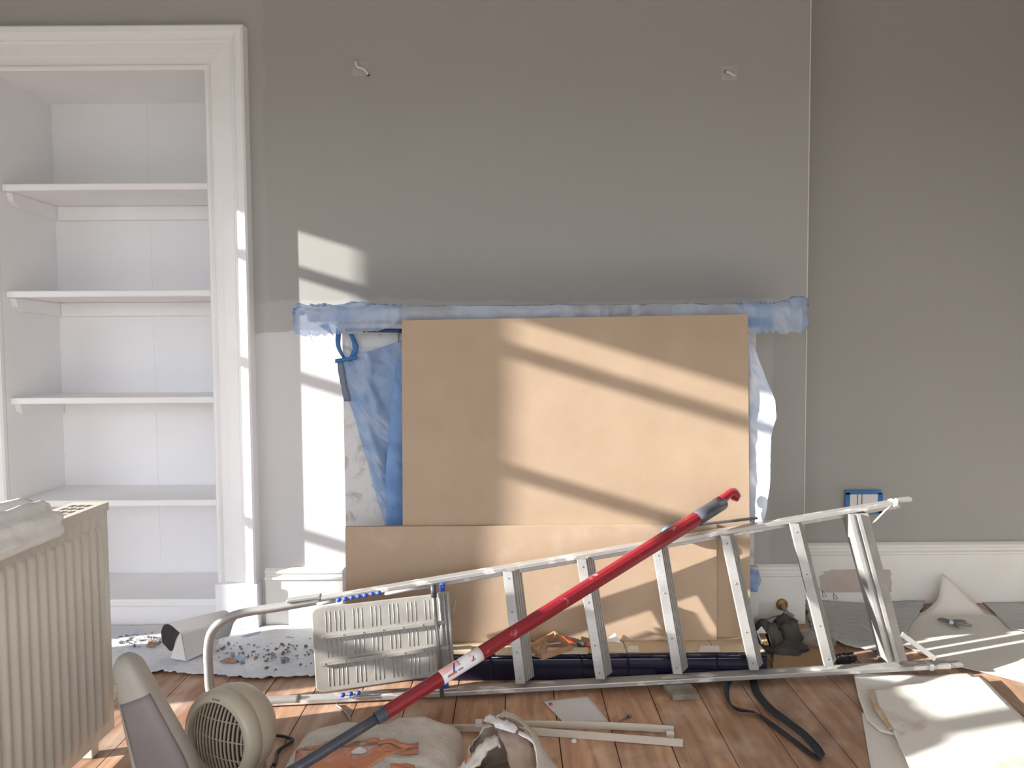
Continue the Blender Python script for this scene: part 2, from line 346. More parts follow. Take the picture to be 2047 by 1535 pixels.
w = B()                             # wall with the press opening and the breast return
for a, b, c, d in ((XL, oxl-0.021, 0, ZC), (oxr+0.021, BX, 0, ZC), (oxl-0.021, oxr+0.021, ozt+0.021, ZC)):
    w.box((a, WY, c), (b, WY+0.08 if b != BX else AY+0.06, d))
wb = w.build('wall_back', M['wall'], label='grey-beige wall holding the press and the fireplace', category='wall', kind='structure')
B().box((BX, AY, 0), (XR, AY+0.06, ZC)).build('wall_alcove', M['wall_plain'], label='grey-beige recessed alcove wall beside the chimney breast', category='wall', kind='structure')
B().box((XR, YB, 0), (XR+0.06, AY+0.06, ZC)).build('wall_right', M['wall_plain'], label='plain grey-beige side wall beyond the alcove', category='wall', kind='structure')
W3 = (-2.2, 2.0, 0.35, 2.05)          # window added in the unseen front wall for fill light: x range, heights
wfb = B()
for lo_, hi_ in (((XL-0.05, 0), (W3[0], ZC)), ((W3[1], 0), (XR+0.06, ZC)), ((W3[0], 0), (W3[1], W3[2])), ((W3[0], W3[3]), (W3[1], ZC))):
    wfb.box((lo_[0], YB-0.06, lo_[1]), (hi_[0], YB, hi_[1]))
wfb.build('wall_front', M['wall_plain'], label='plain grey-beige wall facing the fireplace', category='wall', kind='structure')
B().box((XL-0.05, YB-0.06, ZC), (XR+0.06, AY+0.06, ZC+0.06)).build('ceiling', M['ceiling'], label='white painted ceiling over the room', category='ceiling', kind='structure')
# thin bright corner bead
B().box((BX-0.003, WY-0.0015, 0.24), (BX+0.0015, WY+0.004, ZC-0.01)).build('trim_1', M['filler'], label='thin pale corner bead on the edge of the chimney breast', category='trim', kind='structure')

# window wall: narrow sidelight, wide sash windows
def trace(px, py, **k):            # where the sun ray reaching this pixel's point crosses the window wall
    p = P(px, py, **k); q = (p.x-XL)/TX
    return p.y-q, p.z+TY*q
T = 0.05; dz = T*TY/TX
BYF = P(1433, 1280, Z=0.085).y      # front of the low board
W1 = (trace(716, 545, Y=WY)[0]-T/TX, WY-0.045-(oxr+0.125-XL)/TX+0.012, 0.45, (trace(594, 455, Y=WY)[1]+trace(718, 508, Y=WY)[1])/2+dz)
W2 = (-1.1, trace(1012, 800, Y=BYF+0.02)[0], 0.25, (trace(1030, 650, Y=BYF+0.02)[1]+trace(1300, 716, Y=BYF+0.02)[1]+trace(1495, 775, Y=BYF+0.02)[1])/3+dz)
BAR1 = [(trace(599, 543, Y=WY)[1]+trace(700, 580, Y=WY)[1])/2+dz, trace(601, 757, Y=WY)[1]+dz, trace(604, 1070, Y=WY)[1]+dz]
BAR2 = [(trace(1030, 700, Y=BYF+.02)[1]+trace(1300, 795, Y=BYF+.02)[1]+trace(1495, 845, Y=BYF+.02)[1])/3+dz, (trace(1000, 950, Y=BYF+.02)[1]+trace(1340, 1030, Y=BYF+.02)[1])/2+dz, 0.95]
MUL2 = trace(1900, 1460, Z=0.014)[0]
ww = B()
for ya, yb in ((YB, W2[0]), (W2[1], W1[0]), (W1[1], WY+0.08)): ww.box((XL-T, ya, 0), (XL, yb, ZC))
for W in (W1, W2):
    ww.box((XL-T, W[0], 0), (XL, W[1], W[2])); ww.box((XL-T, W[0], W[3]), (XL, W[1], ZC))
ww.build('wall_left', M['wall_plain'], label='grey-beige window wall letting in the low sun', category='wall', kind='structure')
def window(name, W, bars, mull, label):
    r = struct(name, label, 'window', (XL-T, W[0], W[2]))
    for z, h in bars:
        B().box((XL-T, W[0], z-h/2), (XL-T+0.02, W[1], z+h/2)).build('glazing_bar', M['white'], r)
    for y, h in mull:
        B().box((XL-T-0.004, y-h/2, W[2]), (XL-T+0.022, y+h/2, W[3])).build('mullion', M['white'], r)
    B().box((XL, W[0]-0.0, W[2]-0.03), (XL+0.06, W[1]+0.0, W[2])).build('window_sill', M['white'], r)
window('window_1', W1, [(z, 0.045) for z in BAR1], (), 'narrow white sidelight with glazing bars beside the press')
window('window_2', W2, [(z, 0.05) for z in BAR2], ((MUL2, 0.08), (MUL2-0.85, 0.08)), 'wide white sash window with a middle mullion')
w3 = struct('fill_window', 'added unseen sash window letting in fill light opposite the fireplace', 'window', (0.2, YB-0.05, 0.35))
B().box((W3[0], YB-0.05, 1.25), (W3[1], YB-0.03, 1.30)).build('glazing_bar', M['white'], w3)
for x in (-0.5, 0.9): B().box((x-0.03, YB-0.052, W3[2]), (x+0.03, YB-0.028, W3[3])).build('mullion', M['white'], w3)
B().box((W3[0], YB, W3[2]-0.03), (W3[1], YB+0.06, W3[2])).build('window_sill', M['white'], w3)

# floor boards
fl = struct('floor', 'worn reddish pine floorboards with dust and paint', 'floor', (0, 0.5, -0.06))
B().box((XL-0.05, YB-0.06, -0.06), (XR+0.06, AY+0.06, -0.022)).build('subfloor', M['subfloor'], fl)
PW = 0.152; x0 = P(613, 1409, Z=0).x; x0 -= PW*math.ceil((x0-XL)/PW)
pm = None; k = 0; x = x0
while x < XR:
    if pm is None:
        o = B().box((x+0.0012, YB, -0.022), (x+PW-0.0012, AY, 0.0)).build('plank', M['plank'], fl, bevel=0.0015); pm = o
    else:
        o = bpy.data.objects.new('plank', pm.data); COL.objects.link(o); o.parent = fl
        o.location = pm.location + Vector((x-x0, 0, rnd.uniform(-0.0012, 0.0004)))
        md = o.modifiers.new('bevel', 'BEVEL'); md.width = 0.0015; md.segments = 2
    x += PW
# skirting boards
def skirting(name, pts, h, label, ret=0):
    prof = [(0, 0), (0.022, 0), (0.022, h*0.80), (0.030, h*0.82), (0.030, h*0.85), (0.022, h*0.875), (0.020, h*0.90), (0.027, h*0.925), (0.024, h*0.965), (0.012, h), (0, h)]
    (xa, ya), (xb, yb) = pts
    b = B(); b.prism([(xa, ya-p, z) for p, z in prof], (xb-xa, 0, 0))
    return b.build(name, M['skirting'], label=label, category='skirting', kind='structure')
skirting('baseboard_left', ((oxr+0.185, WY), (-0.66, WY)), 0.235, 'sunlit white skirting between the press and the fireplace')
skirting('baseboard_middle', ((P(1510, 900, Y=2.58).x+0.0125, WY), (BX, WY)), 0.235, 'cream skirting on the chimney breast behind the rusty pipe')
skirting('baseboard_right', ((BX, AY), (XR, AY)), 0.26, 'cream moulded skirting along the recessed alcove')
# pinkish bare patch on the alcove skirting
ps = B(); c0 = P(1712, 1165, Y=AY-0.023)
sq = lambda t: math.copysign(abs(t)**0.45, t)
pts = [c0+Vector((0.15*sq(math.cos(a))*(1+0.3*nz((math.cos(a)*3, math.sin(a)*3, 3))), 0, 0.06*sq(math.sin(a))*(1+0.25*nz((a*2, 1, 7))))) for a in [k*2*math.pi/60 for k in range(60)]]
pts = [Vector((p.x, AY-0.0228, min(max(p.z, 0.05), 0.205))) for p in pts]
ps.cap(pts, True)
M['patch'] = mat('pinkish_filler', (0.50, 0.42, 0.365), 0.85, col2=(0.56, 0.49, 0.43), scale=14)
ps.build('filler_patch', M['patch'], bpy.data.objects['baseboard_right'], solid=0.0008)
for i, (px, py) in enumerate(((1648, 1188), (1670, 1192))):
    q = [P(px+dx, py+dy, Y=AY-0.0235) for dx, dy in ((-4, -7), (5, 4), (-3, 6), (-4, -7))]
    B().tube(q, 0.0009, 6).build('pencil_mark', M['pencil'], bpy.data.objects['baseboard_right'])

# ------------------------------------------------------------------ press (built-in bookcase)
pr = thing('bookcase', ((oxl+oxr)/2, WY, 0), 'white built-in bookcase with empty shelves set into the wall', 'bookcase')
YI = WY+PD
ztop = 0.118
B().box((oxl-0.02, YI, 0), (oxr+0.02, YI+0.02, ozt+0.02)).build('back_panel', M['bookback'], pr)
B().box((oxl-0.02, WY-0.001, 0), (oxl, YI, ozt)).build('side_panel', M['white'], pr)
B().box((oxr, WY-0.001, 0), (oxr+0.02, YI, ozt)).build('side_panel', M['white'], pr)
B().box((oxl-0.02, WY-0.001, ozt), (oxr+0.02, YI, ozt+0.02)).build('top_panel', M['white'], pr)
B().box(((oxl+oxr)/2-0.003, YI-0.0015, 0.15), ((oxl+oxr)/2+0.003, YI, ozt)).build('board_joint', M['white'], pr)
YS = WY+0.02
zs = [P(210, 366, Y=YS).z, P(212, 580, Y=YS).z, P(220, 794, Y=YS).z, P(230, 1000, Y=YS).z]
for z in zs:
    sh = B().box((oxl+0.001, YS, z-0.026), (oxr-0.001, YI-0.001, z)).build('shelf', M['white'], pr, bevel=0.005)
    for xx, d in ((oxl, 1), (oxr, -1)):
        B().prism([(xx+d*0.0005, WY+0.045, z-0.027), (xx+d*0.0005, YI-0.001, z-0.027), (xx+d*0.0005, YI-0.001, z-0.085), (xx+d*0.0005, WY+0.085, z-0.075), (xx+d*0.0005, WY+0.055, z-0.06)], (d*0.022, 0, 0)).build('shelf_bearer', M['white'], pr)
    B().box((oxl+0.024, YI-0.022, z-0.085), (oxr-0.024, YI-0.001, z-0.027)).build('rear_bearer', M['white'], pr)
zb = P(330, 1197, Y=WY+0.006).z
B().box((oxl+0.001, WY+0.002, zb-0.03), (oxr-0.001, YI-0.001, zb)).build('base_shelf', M['white'], pr, bevel=0.004)
B().box((oxl+0.001, WY+0.012, 0.0), (oxr-0.001, WY+0.03, zb-0.03)).build('kickboard', M['white'], pr)
sc_ = B()
for k in range(14):
    px = rnd.uniform(345, 440); p = P(px, 1163+rnd.uniform(-4, 3), Y=YI-0.002)
    q = [p+Vector((rnd.uniform(-0.012, 0.012), 0, rnd.uniform(-0.005, 0.005))) for _ in range(3)]
    i = sc_.add(q); sc_.face((i, i+1, i+2))
sc_.build('scuff_marks', M['debris'], pr, solid=0.0006, kind='stuff')

# architrave: moulded frame swept round the opening
prof = [(0, 0), (0, .024), (.006, .032), (.014, .032), (.02, .024), (.023, .017), (.052, .017), (.054, .021), (.098, .021), (.1, .027), (.105, .031), (.111, .029),
        (.116, .042), (.124, .054), (.131, .058), (.15, .058), (.157, .05), (.16, 0)]
ar = struct('trim_2', 'white moulded architrave framing the built-in bookcase', 'architrave', ((oxl+oxr)/2, WY, 0))
zp = P(470, 1170, Y=WY-0.06).z       # top of plinth block
PS = 0.80
def sweep(pa, pb):
    b = B(); rows = []
    for o_, p_ in prof: rows.append([Vector((pa(o_)[0], WY-p_*PS, pa(o_)[1])), Vector((pb(o_)[0], WY-p_*PS, pb(o_)[1]))])
    for r1, r2 in zip(rows, rows[1:]):
        i = b.add([r1[0], r1[1], r2[1], r2[0]]); b.face((i, i+1, i+2, i+3))
    return b
sweep(lambda o: (oxr+o, zp), lambda o: (oxr+o, ozt+o)).build('jamb_moulding', M['white'], ar)
sweep(lambda o: (oxl-o, zp), lambda o: (oxl-o, ozt+o)).build('jamb_moulding', M['white'], ar)
sweep(lambda o: (oxl-o, ozt+o), lambda o: (oxr+o, ozt+o)).build('head_moulding', M['white'], ar)
B().box((oxr-0.001, WY-0.05, 0), (oxr+0.166, WY, zp)).build('plinth_block', M['white'], ar, bevel=0.004)
B().box((oxl-0.166, WY-0.05, 0), (oxl+0.001, WY, zp)).build('plinth_block', M['white'], ar, bevel=0.004)

# ------------------------------------------------------------------ fireplace and hearth
JY = 2.58
fp = thing('fireplace', (0.15, JY, 0), 'grey marble chimneypiece masked behind the boards', 'fireplace')
jl0, jl1 = P(688, 900, Y=JY).x, P(800, 900, Y=JY).x
jr1 = P(1510, 900, Y=JY).x; jr0 = jr1-(jl1-jl0)
zsh = P(750, 650, Y=JY).z
HZ = 0.085
for a, b in ((jl0, jl1), (jr0, jr1)):
    B().box((a, JY, 0.27), (b, WY, zsh)).build('jamb', M['marble'], fp, bevel=0.003)
    B().box((a-0.012, JY-0.02, 0.0), (b+0.012, WY, 0.27)).build('jamb_plinth', M['marble'], fp, bevel=0.004)
    B().box((a-0.004, JY-0.02, zsh-0.03), (b+0.004, JY, zsh)).build('jamb_capital', M['skirting'], fp, bevel=0.003)
B().box((jl1, JY+0.01, zsh-0.18), (jr0, WY, zsh)).build('lintel', M['marble'], fp)
B().box((jl1, WY-0.03, 0.0), (jr0, WY, zsh-0.18)).build('fire_opening', M['black'], fp)
MY = BYF+0.078
mx0, mx1 = P(612, 630, Y=MY).x, P(1590, 630, Y=MY).x
mz1, mz0 = P(1100, 614, Y=MY).z, P(1100, 640, Y=MY).z
B().box((mx0, MY, mz0), (mx1, WY, mz1)).build('mantel_shelf', M['marble'], fp, bevel=0.01)
B().box((mx0+0.09, MY+0.06, mz0-0.03), (mx1-0.09, WY, mz0)).build('shelf_moulding', M['marble'], fp, bevel=0.006)

HY = P(1500, 1357, Z=0).y+0.004; hx1 = P(1533, 1340, Y=HY).x; hx0 = 0.30-hx1
he = thing('hearth', (0.15, HY, 0), 'raised tiled hearth with navy front and dusty buff top', 'hearth')
B().box((hx0+0.008, HY+0.008, 0), (hx1-0.008, JY-0.021, HZ-0.004)).build('hearth_base', M['grout'], he)
jx = [hx0] + [P(p, 1335, Y=HY).x for p in (802, 982, 1163, 1255, 1433)] + [hx1]
for a, b in zip(jx, jx[1:]):
    B().box((a+0.0012, HY-0.004, 0.001), (b-0.0012, HY+0.006, HZ-0.014)).build('front_tile', M['navy_tile'], he, bevel=0.003)
    B().tube([(a+0.0012, HY+0.005, HZ-0.009), (b-0.0012, HY+0.005, HZ-0.009)], 0.0085, 10).build('edge_tile', M['navy_tile'], he)
    for ya, yb in ((HY+0.012, HY+0.16), (HY+0.161, JY-0.022)):
        B().box((a+0.001, ya, HZ-0.006), (b-0.001, yb-0.001, HZ)).build('top_tile', M['buff_tile'], he, bevel=0.001)
B().box((hx1-0.008, HY, 0.001), (hx1+0.002, JY-0.02, HZ-0.004)).build('side_tile', M['navy_tile'], he, bevel=0.003)
B().box((hx0-0.002, HY, 0.001), (hx0+0.008, JY-0.02, HZ-0.004)).build('side_tile', M['navy_tile'], he, bevel=0.003)

# boards
def board(name, tl, tr, bl, br, Yt, Yb, th, m, label):
    a, b = P(*bl, Y=Yb), P(*br, Y=Yb); c, d = P(*tr, Y=Yt), P(*tl, Y=Yt)
    a.z = b.z = HZ+0.0005
    b_ = B(); t = Vector((0, th, 0)); b_.hexa([a, b, b+t, a+t, d, c, c+t, d+t])
    return b_.build(name, m, label=label, category='board', bevel=0.001)
board('mdf_board', (803, 640), (1495, 628), (806, 1270), (1501, 1270), BYF+0.026, BYF+0.024, 0.018, M['mdf'], 'tall square brown MDF board standing under the mantel shelf')
board('mdf_board', (690, 1053), (1433, 1049), (692, 1282), (1433, 1279), BYF+0.008, BYF, 0.015, M['mdf2'], 'long low brown MDF board leaning in front of the tall one')

# ------------------------------------------------------------------ masking film and tape
def mantel_film():
    r = thing('masking_film', ((mx0+mx1)/2, MY, mz0), 'crinkled blue masking film wrapped round the mantel shelf', 'masking film')
    rows = []; nu = 300; ns = 30
    for i in range(nu):
        u = i/(nu-1); x = lerp(mx0-0.014, mx1+0.014, u)
        endl = min(1, max(0, (0.20-u)/0.05)); endr = min(1, max(0, (u-0.875)/0.03))
        ragged = 0.010*nz((x*22, 1, 0))+0.012*nz((x*60, 2, 0))
        drop = 0.004 + (0.026+0.02*(0.2-u)/0.2+ragged)*endl + (0.045+ragged)*endr
        top = 0.006+0.007*abs(nz((x*9, 4, 0)))+0.012*math.exp(-((u-0.12)/0.05)**2)+0.022*max(0, (u-0.975)/0.025)
        sec = [(WY-0.002, mz1+0.003), (MY+0.12, mz1+top*0.8), (MY+0.03, mz1+top), (MY-0.008, mz1+top*0.5), (MY-0.016, lerp(mz0, mz1, 0.75)), (MY-0.016, lerp(mz0, mz1, 0.35)),
               (MY-0.015, mz0-drop*0.4), (MY-0.010, mz0-drop)]
        sec = smooth_path([(0, y, z) for y, z in sec], ns)
        row = []
        for k, q in enumerate(sec):
            amp = 0.45 if 0.2 < u < 0.875 else 1.0
            dn = amp*(0.007*ridge(x*13+k*0.12, k*0.16, 1)+0.006*ridge(x*30, k*0.3+x*9, 6))
            y = q.y-dn if k > ns*0.35 else q.y
            z = q.z+(dn if k <= ns*0.55 else 0)+amp*0.003*nz((x*40, k*0.3, 5))
            if k == ns-1: z += 0.006*nz((x*140, 0, 3))*max(endl, endr)
            row.append(Vector((x+0.004*nz((k*0.5, x*9, 2)), min(y, WY-0.002, MY-0.012 if k > ns*0.5 else 9), z)))
        rows.append(row)
    n0 = int(nu*0.2); n1 = int(nu*0.872)
    for nm, a_, b_, m_ in (('film_end', 0, n0+1, 'film'), ('film_middle', n0, n1+1, 'film_dusty'), ('film_end', n1, nu, 'film')):
        b = B(); b.grid(rows[a_:b_]); b.build(nm, M[m_], r)
    for row, s_ in ((rows[0], -1), (rows[-1], 1)):   # gathered crinkled ends
        mid = Vector((row[0].x, MY+0.03, (mz0+mz1)/2))
        gr_ = []
        for t in range(7):
            f = t/6; g2 = []
            for k, p in enumerate(row):
                q = p.lerp(mid, 0.75*f*f)+Vector((s_*(0.03*math.sin(f*math.pi*0.6)+0.012*nz((k*0.5, t*0.8, s_*3))), 0.008*nz((k*0.6, t, 1)), 0.010*nz((k*0.6, t*0.9, 8+s_))))
                q.y = min(q.y, WY-0.003); g2.append(q if t else p)
            gr_.append(g2)
        b = B(); b.grid(gr_); b.build('gathered_end', M['film'], r)
    for pts in (((612, 648), (628, 690), (620, 672)), ((636, 650), (668, 672), (655, 646))):
        b = B(); q = [P(x, y, Y=MY-0.012) for x, y in pts]; i = b.add(q); b.face((i, i+1, i+2)); b.build('film_scrap', M['film'], r, solid=0.0005)
mantel_film()
def drape(name, left, right, Y, amp, folds, m, label, nu=44, nv=90, seed=0):
    y0_ = Y(0.5, 0.5) if callable(Y) else Y
    l = resample([P(x, y, Y=y0_) for x, y in left], nv); r = resample([P(x, y, Y=y0_) for x, y in right], nv)
    rows = []
    for j in range(nv):
        row = []
        for i in range(nu):
            u = i/(nu-1); p = l[j].lerp(r[j], u); v = j/(nv-1)
            yy = Y(u, v) if callable(Y) else Y
            p.y = yy + amp*(math.sin(u*folds*math.pi*2 + v*2+seed)*0.5 + 0.8*ridge(p.x*14+p.z*5+seed, p.z*4, seed) + 0.35*ridge(p.x*30+p.z*18, p.z*14, seed+2))
            row.append(p)
        rows.append(row)
    b = B(); b.grid(rows)
    return b.build(name, m, label=label, category='masking film', solid=0.0006)
dr = drape('film_drape', [(673, 722), (690, 768), (697, 805), (716, 868), (740, 955), (757, 1015), (768, 1055)],
      [(830, 672), (830, 760), (830, 900), (830, 1055)], 2.535, 0.017, 2.2, M['film_deep'], 'translucent blue film hanging down the left marble jamb')
drape('film_drape', [(801, 700), (790, 730), (781, 790), (778, 860), (770, 950), (771, 1000), (772, 1052)], [(832, 690), (832, 800), (832, 930), (832, 1052)], 2.515, 0.006, 0.8, M['film_fold'], 'deeper blue doubled film fold beside the left edge of the tall board', seed=2)
drape('film_drape', [(1503, 672), (1502, 760), (1503, 860), (1504, 1045)],
      [(1513, 690), (1531, 752), (1548, 800), (1549, 832), (1537, 868), (1533, 930), (1533, 972), (1526, 1020), (1518, 1050)], lambda u, v: BYF+0.045-0.05*u*math.sin(min(1, v*1.6)*math.pi*0.5), 0.007, 0.9, M['film_silver'], 'silvery crinkled film bulging out behind the right edge of the tall board', seed=4)
def ribbon(name, pts, wv, m, label=None, category=None, parent=None, n=14, solid=0.0008, rag=0.0):
    c = smooth_path(pts, n); b = B()
    ws = wv if isinstance(wv, list) else [wv]*2
    rows = []
    for k, p in enumerate(c):
        wd = Vector(ws[0]).lerp(Vector(ws[-1]), k/(n-1))*(1+rag*rnd.uniform(-1, 1))
        rows.append([p-wd, p+wd])
    b.grid(rows)
    kw = dict(label=label, category=category) if label else {}
    return b.build(name, m, parent, solid=solid, **kw)
TY = JY-0.026
ribbon('tape_strip', [P(678, 655, Y=TY), P(676, 690, Y=TY-0.01), P(688, 716, Y=TY)], [(0.011, 0, 0), (0.006, 0, 0)], M['tape'], 'loose blue tape strip curling from the left end of the mantel film', 'tape')
ribbon('tape_strip', [P(690, 660, Y=MY+0.056), P(803, 661, Y=MY+0.056)], [(0, 0, 0.007)], M['tape_dark'], 'dark blue tape strip along the top of the left jamb', 'tape')
ribbon('tape_strip', [P(702, 668, Y=TY), P(711, 695, Y=TY-0.004), P(700, 722, Y=TY)], [(0.010, 0, 0)], M['tape'], 'short ragged blue tape piece on the left jamb face', 'tape', rag=0.2)
ribbon('tape_strip', [P(680, 722, Y=TY-0.022), P(686, 760, Y=TY-0.022), P(695, 802, Y=TY-0.022)], [(0.012, 0, 0)], M['tape_grey'], 'grey-blue tape strip along the edge of the left film drape', 'tape', rag=0.1)
ribbon('tape_strip', [P(670, 722, Y=TY-0.025), P(715, 714, Y=TY-0.025)], [(0, 0, 0.007)], M['tape'], 'dark blue tape tab at the top corner of the left film drape', 'tape')
ribbon('tape_strip', [P(1494, 643, Y=MY-0.006), P(1530, 646, Y=MY-0.006), P(1548, 652, Y=MY-0.006)], [(0, 0, 0.014)], M['tape'], 'blue tape piece beneath the right end of the mantel shelf', 'tape')
# blue film scrap at the right jamb plinth
b = B(); q = coons([P(1500, 1183, Y=2.545), P(1513, 1182, Y=2.545)], [P(1513, 1182, Y=2.545), P(1522, 1160, Y=2.545), P(1516, 1140, Y=2.545)], [P(1498, 1135, Y=2.545), P(1516, 1140, Y=2.545)], [P(1500, 1183, Y=2.545), P(1498, 1135, Y=2.545)], 8, 12)
for r_ in q:
    for p in r_: p.y += 0.012*nz(p*40)
b.grid(q); b.build('film_scrap', M['film'], label='small blue film scrap stuck above the right jamb plinth', category='masking film', solid=0.0005)

# ------------------------------------------------------------------ wall fittings
M['stub_patch'] = mat('thin_filler', (0.43, 0.415, 0.39), 0.8, col2=(0.38, 0.365, 0.34), scale=25)
def cable_stub(px, py, flip, label):
    c = P(px, py, Y=WY)
    r = thing('cable_stub', c+Vector((0, -0.001, 0)), label, 'cable')
    q = []
    for k in range(20):
        a = k*2*math.pi/20; q.append(c+Vector((0.038*max(-.8, min(.8, math.cos(a)*1.2))*(1+0.15*nz((a, px, 1))), -0.0008, 0.034*max(-.8, min(.8, math.sin(a)*1.2)))))
    b = B(); b.cap(q, True); b.build('filler_patch', M['stub_patch'], r, solid=0.0008)
    s = -1 if flip else 1
    pts = [c+Vector((s*0.026, -0.002, -0.022)), c+Vector((s*0.012, -0.016, -0.006)), c+Vector((s*-0.010, -0.02, 0.0)), c+Vector((s*-0.018, -0.016, 0.022))]
    if flip: pts = [c+Vector((-0.012, -0.002, 0.006)), c+Vector((0.002, -0.014, -0.004)), c+Vector((0.014, -0.02, -0.016)), c+Vector((0.02, -0.012, -0.008))]
    B().tube(smooth_path(pts, 12), 0.0042, 8).build('cable', M['card'], r)
    B().tube([pts[0]+Vector((0, 0.0015, 0)), pts[0]+Vector((0, -0.001, 0))], 0.006, 10).build('cable_hole', M['black'], r)
cable_stub(722, 138, False, 'taped cable end poking from filler above the mantel on the bookcase side')
cable_stub(1457, 147, True, 'coiled white cable end poking from filler above the mantel on the alcove side')
so = thing('socket_box', P(1722, 1000, Y=AY), 'white socket faceplate masked with blue tape on the alcove wall', 'socket')
s0, s1 = P(1689, 1022, Y=AY), P(1757, 981, Y=AY)
B().box((s0.x, AY-0.012, s0.z), (s1.x, AY, s1.z)).build('faceplate', M['card'], so, bevel=0.002)
for a, b_ in (((s0.x-0.004, s1.z-0.012), (s1.x+0.004, s1.z+0.006)), ((s0.x-0.006, s0.z), (s0.x+0.014, s1.z-0.004)), ((s1.x-0.01, s0.z-0.004), (s1.x+0.01, s1.z-0.006)), ((s0.x, s0.z-0.01), (s1.x+0.006, s0.z+0.008))):
    B().box((a[0], AY-0.014, a[1]), (b_[0], AY-0.0115, b_[1])).build('tape_strip', M['tape'], so)
for px in (1714, 1723):
    p = P(px, 1000, Y=AY-0.0125); B().box((p.x-0.0012, AY-0.0135, s0.z+0.008), (p.x+0.0012, AY-0.012, s1.z-0.012)).build('plate_groove', M['pencil'], so)
# rusty pipe stub
ps_ = thing('pipe_stub', P(1562, 1208, Y=WY-0.03), 'grey pipe stub with rusty round flange on the skirting', 'pipe')
pc = P(1563, 1208, Y=WY-0.024)
B().disc_lathe(pc, (0, -1, 0), [(0.0, 0), (0.023, 0), (0.023, 0.003), (0.019, 0.007), (0.0, 0.009)], 24).build('flange', M['rust'], ps_)
p2 = P(1572, 1224, Y=WY-0.12); p3 = P(1586, 1234, Y=WY-0.135)
B().tube(smooth_path([pc, pc.lerp(p2, .6), p2], 8), 0.0085, 12).build('pipe', M['pipe'], ps_)
B().tube([P(1566, 1229, Y=WY-0.13), p2+Vector((0, 0, -.004)), p3], [0.008, 0.0105, 0.010], 12).build('elbow', M['pipe'], ps_)
B().tube(smooth_path([P(1567, 1229, Y=WY-0.13), P(1545, 1233, Y=WY-0.14), P(1530, 1238, Y=WY-0.15), P(1522, 1239, Y=WY-0.16)], 14), 0.0032, 8).build('thin_pipe', M['pipe'], ps_)

# ------------------------------------------------------------------ radiator and cloth
RZ1, RZ0 = 0.675, 0.045
re = P(222, 1003, Z=RZ1); RX, RY1 = re.x, re.y; RY0 = RY1-1.0; RD = 0.10
ra = thing('radiator', (RX-RD/2, (RY0+RY1)/2, 0), 'cream ribbed panel radiator standing loose in the room', 'radiator')
rows = []; pitch = 0.0333; n = int((RY1-RY0-0.03)/pitch)
def rib(y, z):
    k = (y-RY0-0.012)/pitch; f = k-math.floor(k)
    inz = min(1, max(0, (z-RZ0-0.03)/0.012))*min(1, max(0, (RZ1-0.055-z)/0.012))
    if y < RY0+0.012 or y > RY0+0.012+n*pitch: return 0
    return 0.0105*(0.5-0.5*math.cos(2*math.pi*f))**0.75*inz
zl = [RZ0, RZ0+0.028, RZ0+0.036, RZ0+0.044, RZ0+0.2, RZ0+0.4, RZ1-0.068, RZ1-0.060, RZ1-0.053, RZ1-0.02]
yl = [RY0, RY0+0.011]
for k in range(n):
    for f in [q_/12 for q_ in range(12)]: yl.append(RY0+0.012+(k+f)*pitch)
yl += [RY0+0.0125+n*pitch, RY1]
b = B(); b.grid([[Vector((RX-0.012+rib(y, z), y, z)) for y in yl] for z in zl])
b.cap([(RX-0.02, RY1, RZ0), (RX-0.012, RY1, RZ0), (RX-0.012, RY1, RZ1-0.02), (RX-0.02, RY1, RZ1-0.02)])
b.build('front_panel', M['radiator'], ra)
B().box((RX-RD, RY0+0.004, RZ0), (RX-RD+0.012, RY1-0.004, RZ1-0.02)).build('rear_panel', M['radiator'], ra)
B().box((RX-RD, RY1-0.002, RZ0+0.01), (RX-0.0125, RY1+0.0015, RZ1-0.004)).build('side_cover', M['radiator'], ra, bevel=0.0015)
B().box((RX-RD+0.012, RY0+0.02, RZ0+0.03), (RX-0.02, RY1-0.02, RZ0+0.07)).build('water_channel', M['radiator'], ra)
tp = B(); tp.box((RX-RD-0.001, RY0, RZ1-0.006), (RX-0.006, RY1, RZ1)); tp.box((RX-0.012, RY0, RZ1-0.022), (RX-0.006, RY1, RZ1-0.004))
tg = tp.build('top_grille', M['radiator'], ra, bevel=0.001)
for k in range(26):
    for j in range(3):
        y = RY1-0.05-k*0.036; x = RX-0.034-j*0.02
        B().box((x-0.0065, y-0.012, RZ1-0.0005), (x+0.0065, y+0.012, RZ1+0.0006)).build('grille_slot', M['rad_dark'], tg)
for y in (RY1-0.06, RY0+0.06):
    B().box((RX-RD+0.02, y-0.015, 0.0), (RX-0.03, y+0.015, RZ0+0.031)).build('foot', M['radiator'], ra, bevel=0.002)
B().tube([(RX-0.05, RY1+0.002, RZ0+0.03), (RX-0.05, RY1+0.03, RZ0+0.028)], 0.011, 12).build('valve_stub', M['steel'], ra)

